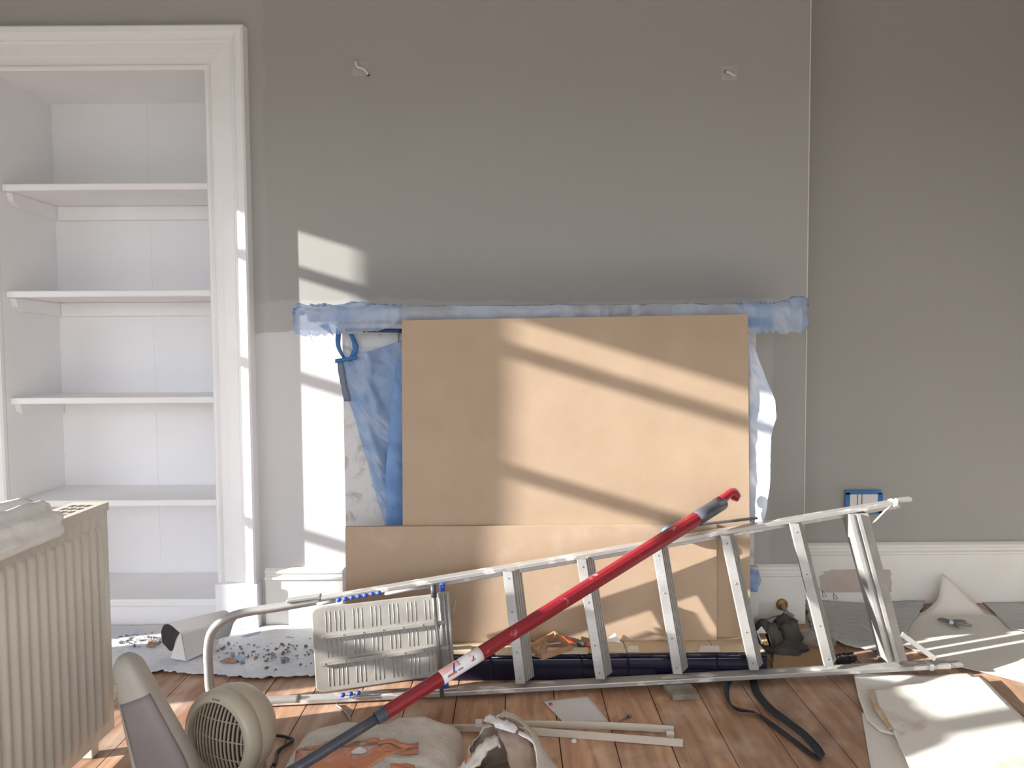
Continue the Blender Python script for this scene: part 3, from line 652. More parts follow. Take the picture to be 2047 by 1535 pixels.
cl = B(); rows = []
nl, nc = 44, 30
for i in range(nl):
    u = i/(nl-1); y = lerp(RY1-0.66, P(140, 1048, X=RX+0.02).y, u)
    tap = min(1, (1-u)*7+0.05)**0.5 * min(1, u*8+0.1)**0.5
    row = []
    for k in range(nc):
        a = math.pi*(1.14*k/(nc-1)-0.14) if True else 0
        wx, hz = 0.085*tap, 0.058*tap
        x = RX-0.042+wx*math.cos(a); z = RZ1+0.002+max(hz*math.sin(a), -0.036*tap)
        rip = 0.010*math.sin(a*9+u*5+2*nz((u*3, a, 1)))*tap+0.006*nz((u*9, a*4, 4))
        z += rip*max(0.15, math.sin(a)); x += rip*math.cos(a)*0.7
        if x < RX+0.004 and z < RZ1+0.004: z = RZ1+0.004
        if z < RZ1: x = max(x, RX+0.004)
        row.append(Vector((x, y+0.01*nz((a*2, u*4, 9)), z)))
    rows.append(row)
cl.grid(rows); cl.cap(rows[-1])
cl.build('folded_cloth', M['cloth'], label='crumpled white cotton cloth draped over the radiator top', category='cloth', solid=0.003)

# ------------------------------------------------------------------ fan heater and beige shell
hc = P(456, 1462, Y=1.70); HR = 0.112; hc.z = HR+0.022
ax = Vector((-0.40, -0.915, 0.06)).normalized()
fh = thing('fan_heater', (hc.x, hc.y, 0), 'round cream fan heater with curved slatted grille on the floor', 'fan heater')
side = ax.cross(Vector((0, 0, 1))).normalized(); upv = side.cross(ax)
B().disc_lathe(hc, ax, [(0.0, -0.085), (0.06, -0.083), (0.088, -0.074), (0.104, -0.055), (HR, -0.03), (HR+0.001, -0.004), (HR-0.0008, 0.0), (HR-0.0008, 0.0015), (HR+0.001, 0.003), (HR+0.001, 0.022), (0.109, 0.034), (0.103, 0.040), (0.092, 0.041), (0.088, 0.039), (0.086, 0.020)], 56).build('casing', M['cream_plastic'], fh)
B().disc_lathe(hc, ax, [(0.087, 0.016), (0.0, 0.016)], 40).build('dark_interior', M['cream_dark'], fh)
for k in range(-7, 8):
    d = k*0.0115; hh = math.sqrt(max(0, 0.086**2-d*d))
    if hh < 0.01: continue
    rows = []
    for j in range(13):
        v = lerp(-hh, hh, j/12); bulge = 0.040-0.012*((d*d+v*v)/0.0074)
        bow = 0.016*(1-(v/0.086)**2)
        c = hc+side*(d+bow*0.6)+upv*v+ax*bulge
        rows.append([c-side*0.0023, c+side*0.0023, c+side*0.0023-ax*0.003, c-side*0.0023-ax*0.003])
    b = B(); b.grid(rows, True, False); b.build('grille_slat', M['grille_plastic'], fh)
for v0 in (-0.045, 0.0, 0.045):
    hh = math.sqrt(0.086**2-v0*v0); pts = [hc+side*lerp(-hh, hh, j/10)+upv*v0+ax*(0.037-0.012*((lerp(-hh, hh, j/10)**2+v0*v0)/0.0074)) for j in range(11)]
    B().tube(pts, 0.0018, 6).build('grille_bar', M['grille_plastic'], fh)
B().hexa([hc+side*sx*0.012+upv*(0.0975+sz*0.0022)+ax*(0.0403+sa*0.0008) for sa in (0, 1) for sx, sz in ((-1, -1), (1, -1), (1, 1), (-1, 1))]).build('badge', M['mauve'], fh)
B().box((hc.x-0.07, hc.y-0.05, 0.0), (hc.x+0.07, hc.y+0.07, 0.03)).build('foot_base', M['cream_plastic'], fh, bevel=0.008)

SY = 1.56
top, botm = P(246, 1306, Y=SY), P(352, 1585, Y=SY)
dirv = (botm-top).normalized(); fullL = (top.z-0.032)/-dirv.z
sv = Vector((-dirv.z, 0, dirv.x)).normalized()
sv = Vector((abs(sv.x), 0, sv.z if sv.x > 0 else -sv.z))
fw = Vector((0, -1, 0))
sh_ = thing('plastic_shell', (lerp(top.x, botm.x, 1.2), SY, 0), 'tall beige rounded plastic shell with mauve inset beside the radiator', 'appliance')
def shell_pt(t, a, grow=0.0):
    c = top+dirv*(fullL*t)
    e = min(1, math.sqrt(max(0.0, t/0.10*(2-t/0.10)))) if t < 0.10 else 1
    wdt = (0.024+0.042*min(1, t*1.45))*e; dp = (0.030+0.012*t)*e
    ca, sa = math.cos(a), math.sin(a); ex = 0.62
    return c + sv*(math.copysign(abs(ca)**ex, ca)*(wdt+grow)) + fw*(math.copysign(abs(sa)**ex, sa)*(dp+grow))
ts = [0.0, 0.008, 0.02, 0.04, 0.07, 0.1]+[0.1+0.9*k/16 for k in range(1, 17)]
b = B(); rr = [[shell_pt(t, q*2*math.pi/28) for q in range(28)] for t in ts]
b.grid(rr, True); b.cap(rr[-1]); b.build('shell_body', M['beige_shell'], sh_)
b = B(); b.grid([[shell_pt(t, math.radians(lerp(25, 118, q/10)) , 0.0012) for q in range(11)] for t in [0.26+0.72*k/14 for k in range(15)]])
b.build('inset_panel', M['mauve'], sh_, solid=0.0015)
b = B(); p = shell_pt(0.16, math.radians(120), 0.0015); b.box(p-Vector((0.004, 0.001, 0.009)), p+Vector((0.004, 0.001, 0.009))); b.build('catch', M['grille_plastic'], sh_)

# ------------------------------------------------------------------ stepladder
lA = P(540, 1412, Z=0.003); lB = P(1902, 1337, Z=0.030)      # lower rail, front bottom edge
uA = P(598, 1213, Y=lA.y+0.085); uB = P(1793, 1011, Y=BYF-0.03)      # upper rail, front bottom edge
LN = (lB-lA).cross(uB-lA).normalized()
if LN.y > 0: LN = -LN                                         # towards the camera
LP = lambda px, py, off=0.0: onplane(px, py, lA+LN*off, LN)
la = thing('stepladder', (lA+lB)/2*1.0, 'aluminium stepladder lying on its side against the boards', 'ladder')
dep = Vector((0, 0.036, 0)); thk = Vector((0, 0, 0.0145))
lA2 = lA-(lB-lA).normalized()*0.03
B().bar(lA2, lB, dep, thk).build('stile', M['alu_paint'], la, bevel=0.002)
B().bar(uA, uB, dep, thk).build('stile', M['alu_paint'], la, bevel=0.002)
# rear frame stiles
ra0, ra1 = LP(885, 1168, -0.037), LP(1800, 1012, -0.037)
B().bar(ra0-Vector((0, 0, 0.006)), ra1-Vector((0, 0, 0.006)), (0, 0.026, 0), (0, 0, 0.014)).build('rear_stile', M['alu_paint'], la, bevel=0.002)
rb0, rb1 = lA.lerp(lB, 0.12)+Vector((0, 0.037, 0.004)), lA.lerp(lB, 0.985)+Vector((0, 0.037, 0.004))
B().bar(rb0, rb1, (0, 0.011, 0), (0, 0, 0.008)).build('rear_stile', M['alu'], la, bevel=0.002)
# treads
wv = Vector((0.6, 0.8, 0)); nv_ = Vector((0.8, -0.6, 0))
for i, (tx, ty, bx, by) in enumerate(((1005, 1143, 1031, 1371), (1153, 1119, 1191, 1362), (1304, 1096, 1346, 1352), (1441, 1071, 1499, 1344), (1579, 1047, 1649, 1336))):
    a, c = LP(tx, ty, 0.002), LP(bx, by-4, 0.002)
    d_ = 0.054
    tr = B().bar(a, c, (0.030, 0, 0), (0, 0.012, 0)); p0, p1 = a+Vector((0.010, 0.012, 0)), c+Vector((0.010, 0.012, 0))
    tr.bar(p0, p1, (0.018, 0, 0), wv*0.048)
    t_ = tr.build('tread', M['alu'], la, bevel=0.0012)
    for g in (0.008, 0.020, 0.032, 0.043):
        B().bar(p0+Vector((0.0175, 0, 0))+wv*g, p1+Vector((0.0175, 0, 0))+wv*g, nv_*0.004, wv*0.005).build('tread_rib', M['alu'], t_)
    for f in (0.06, 0.36, 0.72, 0.95):
        p = a.lerp(c, f)+Vector((0.015, -0.0002, 0))
        B().disc_lathe(p, (0, -1, 0), [(0.0028, 0), (0.0022, 0.0016), (0, 0.0018)], 10).build('rivet', M['steel'], t_)
# base tread: channel with two bright lips
a, c = LP(1697, 1028, 0.004), LP(1775, 1325, 0.004)
bt = B(); bt.bar(a, c, (0.014, 0, 0), (0, 0.012, 0)); bt.bar(a+Vector((0.026, 0, 0)), c+Vector((0.026, 0, 0)), (0.013, 0, 0), (0, 0.012, 0)); bt.bar(a+Vector((0.0, 0.012, 0)), c+Vector((0, 0.012, 0)), (0.039, 0, 0), (0, 0.05, 0))
bt.build('base_tread', M['alu'], la, bevel=0.001)
a2, c2 = a+Vector((0.04, 0.01, 0)), c+Vector((0.04, 0.01, 0))
B().bar(a2, c2, (0.030, 0.0, 0), (0, 0.035, 0)).build('rear_brace', M['tray'], la, bevel=0.001)
B().bar(LP(1744, 1046, 0.0), LP(1777, 1012, 0.0), (0.012, 0, 0.006), (0, 0.006, 0)).build('diagonal_brace', M['alu'], la, bevel=0.001)
B().bar(LP(1800, 1272, 0.0), LP(1868, 1322, 0.0), (0.009, 0, 0.014), (0, 0.006, 0)).build('diagonal_brace', M['alu'], la, bevel=0.001)
# feet
B().bar(uB-(uB-uA).normalized()*0.012+Vector((0, -0.003, -0.002)), uB+(uB-uA).normalized()*0.004+Vector((0, -0.003, -0.002)), (0, 0.042, 0), (0, 0, 0.019)).build('end_cap', M['filler'], la, bevel=0.002)
B().bar(LP(1795, 1006, -0.04), LP(1824, 1003, -0.04), (0, 0.024, 0), (0, 0, 0.014)).build('rear_foot', M['alu'], la, bevel=0.002)
B().bar(lB-(lB-lA).normalized()*0.075+Vector((0, -0.003, -0.002)), lB-(lB-lA).normalized()*0.06+Vector((0, -0.003, -0.002)), (0, 0.042, 0), (0, 0, 0.02)).build('end_cap', M['filler'], la, bevel=0.002)
B().bar(lB-(lB-lA).normalized()*0.002+Vector((0, 0.004, 0.0)), lB+(lB-lA).normalized()*0.045+Vector((0, 0.004, 0.0)), (0, 0.03, 0), (0, 0, 0.012)).build('rear_foot', M['alu'], la, bevel=0.002)
# hoop handle
hp = smooth_path([LP(640, 1199, -0.012), LP(560, 1213, -0.012), LP(490, 1224, -0.012), LP(450, 1238, -0.012), LP(424, 1262, -0.012), LP(416, 1295, -0.012), LP(417, 1340, -0.012), LP(421, 1382, -0.012), LP(436, 1406, -0.012), LP(470, 1410, -0.012), LP(545, 1406, -0.012), LP(600, 1403, -0.012)], 70)
for p in hp: p.z = max(p.z, 0.0145)
B().tube(hp, 0.0135, 16).build('hoop_handle', M['alu'], la)
B().bar(LP(572, 1207, 0.006), LP(640, 1197, 0.006), (0, 0.022, 0), (0, 0, 0.012)).build('stile_end', M['alu_paint'], la, bevel=0.003)
# platform tray seen from below
pa, pb, pc_, pd = LP(632, 1387, 0.012), LP(905, 1347, 0.012), LP(893, 1185, 0.012), LP(622, 1216, 0.012)
pu = lambda u, v, o=0.0: pa*(1-u)*(1-v)+pb*u*(1-v)+pc_*u*v+pd*(1-u)*v + LN*o
rows = []
for j in range(9):
    v = j/8; rows.append([pu(u, v) for u in (0, 0.02, 0.5, 0.98, 1)])
n4 = 7
outl = [pu(0.06, 0), pu(0.5, 0), pu(1, 0), pu(1, 0.5), pu(1, 1), pu(0.5, 1), pu(0.06, 1), pu(0.02, 0.985), pu(0, 0.94), pu(0, 0.5), pu(0, 0.06), pu(0.02, 0.015)]
pl = B().prism(outl, -LN*0.012).build('platform', M['tray'], la, bevel=0.003)
for u in [0.10, 0.13] + [0.17+0.132*k+d for k in range(6) for d in (0, 0.031, 0.062)]:
    for v0, v1 in ((0.06, 0.30), (0.40, 0.60), (0.70, 0.94)):
        B().tube([pu(u, v0, -0.0006), pu(u, v1, -0.0006)], 0.0017, 6).build('rib', M['tray'], pl)
for v0 in (0.335, 0.645):
    ch = B().bar(pu(0.05, v0-0.018, 0.0), pu(0.99, v0-0.018, 0.0), LN*0.010, pu(0.5, v0+0.03)-pu(0.5, v0-0.018)).build('channel', M['tray'], la, bevel=0.001)
    for k in range(6):
        B().disc_lathe(pu(0.08+0.145*k, v0+0.005, 0.010), LN, [(0.0026, 0), (0.002, 0.0014), (0, 0.0016)], 10).build('rivet', M['steel'], ch)
for du, rr_ in ((0.945, 0.0045), (0.975, 0.0045), (1.005, 0.0055)):
    B().tube([pu(du, -0.02, 0.004), pu(du, 1.02, 0.004)], rr_, 8).build('edge_bead', M['alu'], la)
rod0, rod1 = LP(866, 1172, 0.03), LP(884, 1392, 0.03)
B().tube([rod0, rod1], 0.0065, 12).build('hinge_rod', M['steel'], la)
for f0, f1 in ((-0.02, 0.10),):
    B().tube([rod0.lerp(rod1, f0), rod0.lerp(rod1, f1)], 0.009, 14).build('rod_cap', M['dark_plastic'], la)
B().tube([LP(884, 1165, 0.012), LP(885, 1181, 0.012)], 0.009, 10).build('hinge_cap', M['blue_plastic'], la)
B().tube([LP(890, 1360, 0.012), LP(892, 1375, 0.012)], 0.009, 10).build('hinge_cap', M['blue_plastic'], la)
B().tube([LP(768, 1187, 0.008), LP(858, 1172, 0.008)], 0.0052, 10).build('side_tube', M['alu_paint'], la)
B().tube([LP(634, 1208, 0.008), LP(670, 1201, 0.008)], 0.0058, 10).build('side_tube', M['alu_paint'], la)
for (x0_, y0_, x1_, y1_) in ((677, 1200, 757, 1186), (685, 1390, 716, 1386)):
    cnt = 7 if y0_ < 1300 else 3
    for k in range(cnt):
        p = LP(lerp(x0_, x1_, k/(cnt-1)), lerp(y0_, y1_, k/(cnt-1)), 0.010)
        B().disc_lathe(p-Vector((0.008, 0, 0)), (1, 0, 0.17), [(0, 0), (0.005, 0.001), (0.0075, 0.008), (0.005, 0.015), (0, 0.016)], 12).build('spring_bead', M['blue_plastic'], la)
B().tube(smooth_path([LP(897, 1245, 0.0), LP(906, 1225, 0.006), LP(911, 1195, 0.004), LP(905, 1213, 0.0)], 12), 0.0016, 6).build('wire_clip', M['steel'], la)

# ------------------------------------------------------------------ extension pole
E1, E2 = P(774.5, 1421.8, Y=1.62), P(1391, 1037.4, Y=2.225)
pdv = (E2-E1); PLn = pdv.length; pdv.normalize()
def along(px):       # distance along the axis whose projection has this px
    lo, hi = -0.6, PLn+0.4
    for _ in range(50):
        m_ = (lo+hi)/2
        if proj(E1+pdv*m_)[0] < px: lo = m_
        else: hi = m_
    return lo
rp = lambda s: lerp(0.0164, 0.0226, min(1, max(0, s/PLn)))
s_end = -(E1.z-0.011)/pdv.z
po = thing('extension_pole', E1+pdv*s_end, 'red and dark grey painting extension pole leaning over the ladder', 'pole')
pn = pdv.cross(Vector((0, 0, 1))).normalized(); pb_ = pn.cross(pdv)        # pn: horizontal, pb_: up-ish
seg_pts = lambda a, b_, n: [E1+pdv*lerp(a, b_, k/(n-1)) for k in range(n)]
def ptube(name, a, b_, rf, m, seg=24, n=12):
    return B().tube(seg_pts(a, b_, n), [rf(lerp(a, b_, k/(n-1))) for k in range(n)], seg).build(name, m, po)
ptube('lower_tube', s_end, 0.0, lambda s: 0.0126, M['dark_tube'])
ptube('clamp_collar', -0.03, -0.002, lambda s: 0.0158, M['dark_plastic'])
ptube('clamp_ring', -0.012, -0.004, lambda s: 0.0172, M['dark_plastic'])
sA, sB, sC, sD = along(881), along(959.6), PLn, along(1442)
# twelve-sided grooved red tube
b = B(); rows = []
for k in range(20):
    s = lerp(-0.003, sC, k/19); rows.append([E1+pdv*s+(pn*math.cos(a)+pb_*math.sin(a))*rp(s) for a in [q*2*math.pi/12+0.13 for q in range(12)]])
b.grid(rows, True, False); b.cap(rows[0], True); b.cap(rows[-1]); b.build('red_tube', M['red'], po)
def pcyl(s, a, g): return E1+pdv*s+(pn*math.cos(a)+pb_*math.sin(a))*(rp(s)+g)
ptube('sticker', sA, sB, lambda s: rp(s)+0.0006, M['sticker'], 28, 6)
def ppatch(name, s0_, s1_, a0, a1, m, g=0.0013, skew=0.0):
    b = B(); b.grid([[pcyl(lerp(s0_, s1_, i/5)+skew*j/9, math.radians(lerp(a0, a1, j/9)), g) for j in range(10)] for i in range(6)])
    return b.build(name, m, po, solid=0.0004)
# angle: find the one facing the camera
vdir = (CAM-(E1+pdv*(sA+sB)/2)).normalized(); fa = math.degrees(math.atan2(vdir.dot(pb_), vdir.dot(pn)))
L_ = sB-sA
ppatch('pink_panel', sA+0.001, sA+L_*0.46, fa+8, fa+80, M['pink'])
ppatch('blue_stroke', sA+L_*0.24, sA+L_*0.28, fa-12, fa+48, M['print_blue'], 0.0019, 0.012)
ppatch('red_stroke', sA+L_*0.10, sA+L_*0.32, fa-28, fa-14, M['print_red'], 0.0019)
ppatch('blue_stroke', sA+L_*0.74, sA+L_*0.77, fa-8, fa+14, M['print_blue'], 0.0016, 0.004)
ppatch('red_stroke', sA+L_*0.70, sA+L_*0.80, fa-20, fa-9, M['print_red'], 0.0016)
ppatch('red_stroke', sA+L_*0.71, sA+L_*0.75, fa+16, fa+40, M['pink'], 0.0016)
ppatch('pink_panel', sA+L_*0.74, sA+L_*0.88, fa+42, fa+62, M['pink'], 0.0013)
ppatch('blue_stroke', sA+L_*0.36, sA+L_*0.48, fa-26, fa-16, M['mauve'], 0.0016)
ptube('rubber_collar', sC, sD, lambda s: rp(s)+0.0012, M['dark_plastic'], 28, 4)
ptube('collar_rim', sD, sD+0.006, lambda s: rp(s)*0.98, M['red2'], 28, 2)
# hooked tip
h0 = E1+pdv*sD; r0 = rp(sD)
vup = (pb_ - 0.0*pn)
hk = [h0+pb_*r0*0.35, h0+pdv*0.025+pb_*r0*0.5, h0+pdv*0.048+pb_*r0*0.62, h0+pdv*0.066+pb_*r0*0.35, h0+pdv*0.070-pb_*r0*0.25, h0+pdv*0.062-pb_*r0*0.75]
B().tube(smooth_path(hk, 24), [lerp(0.0175, 0.0135, min(1, k/8)) if k < 12 else (lerp(0.0135, 0.0205, (k-12)/7) if k < 20 else lerp(0.0205, 0.012, (k-19)/4)) for k in range(24)], 16).build('hook_tip', M['red2'], po)
B().tube([h0-pb_*r0*0.8, h0-pb_*r0*0.8+pdv*0.012], 0.0035, 8).build('tip_lug', M['red2'], po)

# blue cap and dark bar on the back of the upper stile
q = P(1336, 1064, Y=BYF-0.025); B().disc_lathe(q, (0, -1, 0.2), [(0, -0.012), (0.018, -0.01), (0.022, 0), (0.016, 0.012), (0, 0.016)], 20).build('blue_cap', mat('sky_blue_plastic', (0.18, 0.42, 0.78), 0.35), la)
B().bar(LP(1372, 1055, -0.03), LP(1515, 1038, -0.03), (0, 0.015, 0), (0, 0, 0.006)).build('dark_strip', M['dark_plastic'], la)

# ------------------------------------------------------------------ timber block, strap, strips, paper
b0, b1 = P(1345, 1401, Z=0), P(1399, 1398, Z=0)
tb = B().hexa([b0, b1, b1+Vector((-.02, 0.12, 0)), b0+Vector((-.02, 0.115, 0)), b0+Vector((0, 0, 0.017)), b1+Vector((0, 0, 0.017)), b1+Vector((-.02, 0.12, 0.017)), b0+Vector((-.02, 0.115, 0.017))])
tb.build('timber_block', M['block'], label='short scuffed grey timber block propping the lower ladder stile', category='block', bevel=0.002)

def floor_ribbon(name, px, half, z, m, label, category, edge=None, n=60):
    pts = smooth_path([P(x, y, Z=zz) for x, y, zz in px], n); rows = []
    for k, p in enumerate(pts):
        t = (pts[min(k+1, n-1)]-pts[max(k-1, 0)]).normalized(); s = t.cross(Vector((0, 0, 1))).normalized()
        e = edge(k/(n-1)) if edge else 0.0
        wd = s*math.cos(e)*half+Vector((0, 0, 1))*math.sin(e)*half
        base = p+Vector((0, 0, abs(math.sin(e))*half+0.002)); rows.append([base-wd, base+wd])
    b = B(); b.grid(rows); return b.build(name, m, label=label, category=category, solid=0.0022)
floor_ribbon('webbing_strap', [(1457, 1358, .001), (1452, 1385, 0.004), (1458, 1412, 0), (1475, 1425, 0), (1512, 1430, 0), (1545, 1452, 0), (1585, 1482, 0), (1622, 1511, 0), (1642, 1520, 0.002), (1634, 1500, .012), (1606, 1470, .012), (1567, 1440, 0.008), (1534, 1413, 0.004), (1512, 1385, 0.002), (1505, 1357, .001)],
             0.0115, 0, M['black_web'], 'black webbing strap looped on the floor under the ladder', 'strap', edge=lambda u: math.radians(50)*min(1, u/0.06) if u < 0.22 else math.radians(lerp(50, 12, min(1, (u-.22)/.12))))

def profile_strip(name, px, label, wd=0.024, h=0.018, group=None):
    pts = smooth_path([P(x, y, Z=0.001) for x, y in px], 24); b = B(); rows = []
    for k, p in enumerate(pts):
        t = (pts[min(k+1, 23)]-pts[max(k-1, 0)]).normalized(); s = Vector((0, 0, 1)).cross(t).normalized()
        sec = [(0, 0), (0, h), (0.004, h+0.002), (0.008, h), (0.008, 0.003), (wd, 0.003), (wd, 0)]
        rows.append([p+s*a+Vector((0, 0, c)) for a, c in sec])
    b.grid(rows, True, False); b.cap(rows[0]); b.cap(rows[-1], True)
    return b.build(name, M['upvc'], label=label, category='plastic strip')
s1_ = profile_strip('plastic_strip', [(800, 1468), (890, 1463), (985, 1464), (1100, 1472), (1230, 1482), (1365, 1493)], 'long cream plastic trim strip lying bowed in front of the paper')
s2_ = profile_strip('plastic_strip', [(1010, 1455), (1120, 1456), (1230, 1459), (1347, 1466)], 'shorter cream plastic trim strip touching the white paper sheet')
for px, py, par, zz in ((957, 1451, s1_, 0.016), (1340, 1474, s2_, 0.0)):
    p = P(px, py, Z=zz); B().box(p-Vector((0.010, 0.006, 0)), p+Vector((0.010, 0.010, 0.016))).build('clip', M['card'], par, bevel=0.002)

def flat_sheet(name, cor, m, label, category, z=0.002, wob=0.0, nu=14, nv=14, solid=0.0006, seed=0, parent=None, curl=None):
    (a, b_, c, d) = [P(x, y, Z=z) for x, y in cor]
    rows = coons([a, b_], [b_, c], [d, c], [a, d], nu, nv)
    for j, r_ in enumerate(rows):
        for i, p in enumerate(r_):
            p.z += wob*(0.5+0.5*nz((p.x*7+seed, p.y*7, seed)))
            if curl: p.z += curl(i/(nu-1), j/(nv-1))
    b = B(); b.grid(rows)
    kw = dict(label=label, category=category) if label else {}
    return b.build(name, m, parent, solid=solid, **kw)
sp_ = flat_sheet('paper_sheet', ((1127, 1446), (1217, 1444), (1175, 1392), (1085, 1402)), M['paper_white'], 'white paper sheet lying flat on the boards under the ladder', 'paper', wob=0.003)
flat_sheet('red_mark', ((1098, 1410), (1105, 1409), (1103, 1404), (1096, 1405)), M['print_red'], None, None, z=0.0075, parent=sp_, nu=3, nv=3, solid=0.0003)

# bent wire, screw, cable
B().tube(smooth_path([P(x, y, Z=.004) for x, y in ((672, 1408), (690, 1422), (700, 1437), (695, 1448), (680, 1455), (660, 1460))], 24), 0.0035, 8).build('bent_wire', M['steel'], label='bent grey wire hook on the boards behind the plaster sack', category='wire')
nl_ = thing('screw', P(1245, 1437, Z=0.004), 'small grey screw lying on the boards beside the white paper', 'screw')
B().tube([P(1236, 1442, Z=.003), P(1256, 1432, Z=.003)], [0.0015, 0.003], 8).build('shank', M['steel'], nl_)
B().tube([P(1256, 1432, Z=.004), P(1260, 1430, Z=.004)], 0.0055, 10).build('screw_head', M['steel'], nl_)
B().tube(smooth_path([P(x, y, Z=.006) for x, y in ((552, 1470), (562, 1471), (572, 1473), (585, 1480), (556, 1500), (552, 1516), (548, 1530))], 30), 0.0045, 8).build('power_cable', M['black_cable'], label='black power cable beside the fan heater', category='cable')
q = P(1147, 1482, Z=0); B().disc_lathe(q, (0, 0, 1), [(0.008, 0), (0.0075, 0.004), (0.004, 0.007), (0, 0.0075)], 10).build('paint_blob', M['card'], label='small dried white paint blob on the floorboard', category='blob')

# ------------------------------------------------------------------ plaster sack
sx0, sx1 = -0.575, -0.135; sy0, sy1 = 1.20, 1.875
def sack_h(x, y):
    u = (x-(sx0+sx1)/2)/((sx1-sx0)/2); v = (y-(sy0+sy1)/2)/((sy1-sy0)/2)
    e = max(0, 1-abs(u)**7)*max(0, 1-abs(v)**14)
    return (0.104-0.012*u*u)*e**0.36 + (0.012*nz((x*8, y*8, 2)) + 0.006*ridge(x*13, y*17, 5)+0.003*nz((x*48, y*48, 3)))*e**0.5
def sack_xy(u, v):   # u,v in -1..1 , back edge slopes to the left as in the photo
    x = (sx0+sx1)/2+u*(sx1-sx0)/2*(1-0.03*max(0, v)); y = (sy0+sy1)/2+v*(sy1-sy0)/2
    y += (-0.055*(1-u)/2 + 0.02*nz((u*3, v*2, 1)))*max(0, v)
    return x, y
def sack_pt(u, v, g=0.0):
    x, y = sack_xy(u, v); X_, Y_ = (sx0+sx1)/2+u*(sx1-sx0)/2, (sy0+sy1)/2+v*(sy1-sy0)/2
    return Vector((x, y, max(0.001, sack_h(X_, Y_))+g))
sk = thing('plaster_sack', ((sx0+sx1)/2, (sy0+sy1)/2, 0), 'full paper plaster sack with orange print lying on the floor', 'sack')
NU, NV = 48, 64
us = [math.sin(math.pi/2*(2*i/(NU-1)-1)) for i in range(NU)]; vs_ = [math.sin(math.pi/2*(2*j/(NV-1)-1)) for j in range(NV)]
b = B(); top_ = [[sack_pt(u, v) for u in us] for v in vs_]; b.grid(top_)
b.grid([[Vector((p.x, p.y, 0.0005)) for p in r_] for r_ in top_])
b.build('sack_body', M['sack'], sk)
def sack_uv(px, py):
    u, v = 0.0, 0.8
    for _ in range(40):      # Newton by finite differences
        f = lambda a, c: Vector(proj(sack_pt(a, c)))
        p0 = f(u, v); e = Vector((px, py))-p0; du = (f(u+1e-3, v)-p0)/1e-3; dv_ = (f(u, v+1e-3)-p0)/1e-3
        det = du.x*dv_.y-du.y*dv_.x
        if abs(det) < 1e-6: break
        u = max(-0.97, min(0.97, u+0.6*(e.x*dv_.y-e.y*dv_.x)/det)); v = max(-0.9, min(0.95, v+0.6*(du.x*e.y-du.y*e.x)/det))
    return u, v
def sack_patch(name, cor, m, g=0.0018, n=12):
    c = [sack_uv(*p) for p in cor]; b = B(); rows = []
    for j in range(n):
        t = j/(n-1); row = []
        for i in range(n):
            s = i/(n-1)
            u = c[0][0]*(1-s)*(1-t)+c[1][0]*s*(1-t)+c[2][0]*s*t+c[3][0]*(1-s)*t
            v = c[0][1]*(1-s)*(1-t)+c[1][1]*s*(1-t)+c[2][1]*s*t+c[3][1]*(1-s)*t
            row.append(sack_pt(u, v, g))
        rows.append(row)
    b.grid(rows); return b.build(name, m, sk, solid=0.0004)
sack_patch('print_panel', ((586, 1533), (702, 1520), (706, 1488), (592, 1500)), M['sack_mauve'])
sack_patch('print_panel', ((735, 1512), (836, 1508), (836, 1486), (735, 1480)), M['sack_orange'])
sack_patch('print_panel', ((592, 1500), (836, 1490), (836, 1484), (592, 1494)), M['sack_orange'], 0.0022)
sack_patch('print_panel', ((640, 1490), (760, 1486), (758, 1477), (650, 1484)), M['sack_orange'], 0.0022)
sack_patch('print_line', ((592, 1508), (756, 1490), (756, 1486), (592, 1504)), M['sack_grey'], 0.0026)
sack_patch('print_line', ((756, 1494), (836, 1498), (836, 1494), (756, 1490)), M['sack_grey'], 0.0026)
lu = sack_uv(718, 1506); b = B()
ring = [sack_pt(lu[0]+0.085*math.cos(a), lu[1]+0.05*math.sin(a), 0.0048) for a in [k*2*math.pi/28 for k in range(28)]]
b.cap(ring); b.build('round_logo', M['sticker'], sk, solid=0.0006)
for k in range(-2, 3):
    b = B(); p = sack_pt(lu[0]+k*0.016, lu[1]+0.004, 0.0060); h_ = 0.008
    b.box(p-Vector((0.0012, h_, 0)), p+Vector((0.0012, h_, 0.0004))); b.build('logo_stroke', M['sack_grey'], sk)
sack_patch('print_panel', ((640, 1560), (700, 1558), (706, 1524), (645, 1530)), M['sack_orange'], 0.0016)
sack_patch('print_panel', ((782, 1556), (830, 1554), (828, 1530), (780, 1528)), M['sack_orange'], 0.0016)

# ------------------------------------------------------------------ torn open bag
bg = thing('torn_bag', P(1015, 1560, Z=0), 'torn open paper bag with ragged white rim beside the plaster sack', 'bag')
bc = Vector((-0.012, 1.66, 0))
def bag_pt(a, h, g=0.0):
    # a: angle (0=+x, 90=back); h: 0 floor .. 1 rim
    ca, sa = math.cos(a), math.sin(a)
    rim = 0.105+0.05*math.exp(-((a-math.radians(88))/0.55)**2) - 0.05*math.exp(-((a-math.radians(255))/0.9)**2) + 0.018*nz((ca*3, sa*3, 4))+0.012*nz((ca*9, sa*9, 1))
    rx = 0.112-0.03*h+0.012*nz((ca*2.5, sa*2.5, h*2)); ry = 0.10-0.035*h
    wr = 0.008*nz((ca*7, sa*7, h*5))
    return bc+Vector(((rx+wr+g)*ca-0.02*h*h, (ry+wr+g)*sa+0.015*h, 0.001+rim*h))
NA = 64
rows = [[bag_pt(q*2*math.pi/NA, h) for q in range(NA)] for h in [k/12 for k in range(13)]]
b = B(); b.grid(rows, True); b.build('bag_wall', M['sack'], bg, solid=0.0012)
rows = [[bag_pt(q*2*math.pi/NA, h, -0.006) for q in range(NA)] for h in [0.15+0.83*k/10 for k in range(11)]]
b = B(); b.grid(rows, True); b.cap(rows[0]); b.build('bag_lining', M['bag_in'], bg)
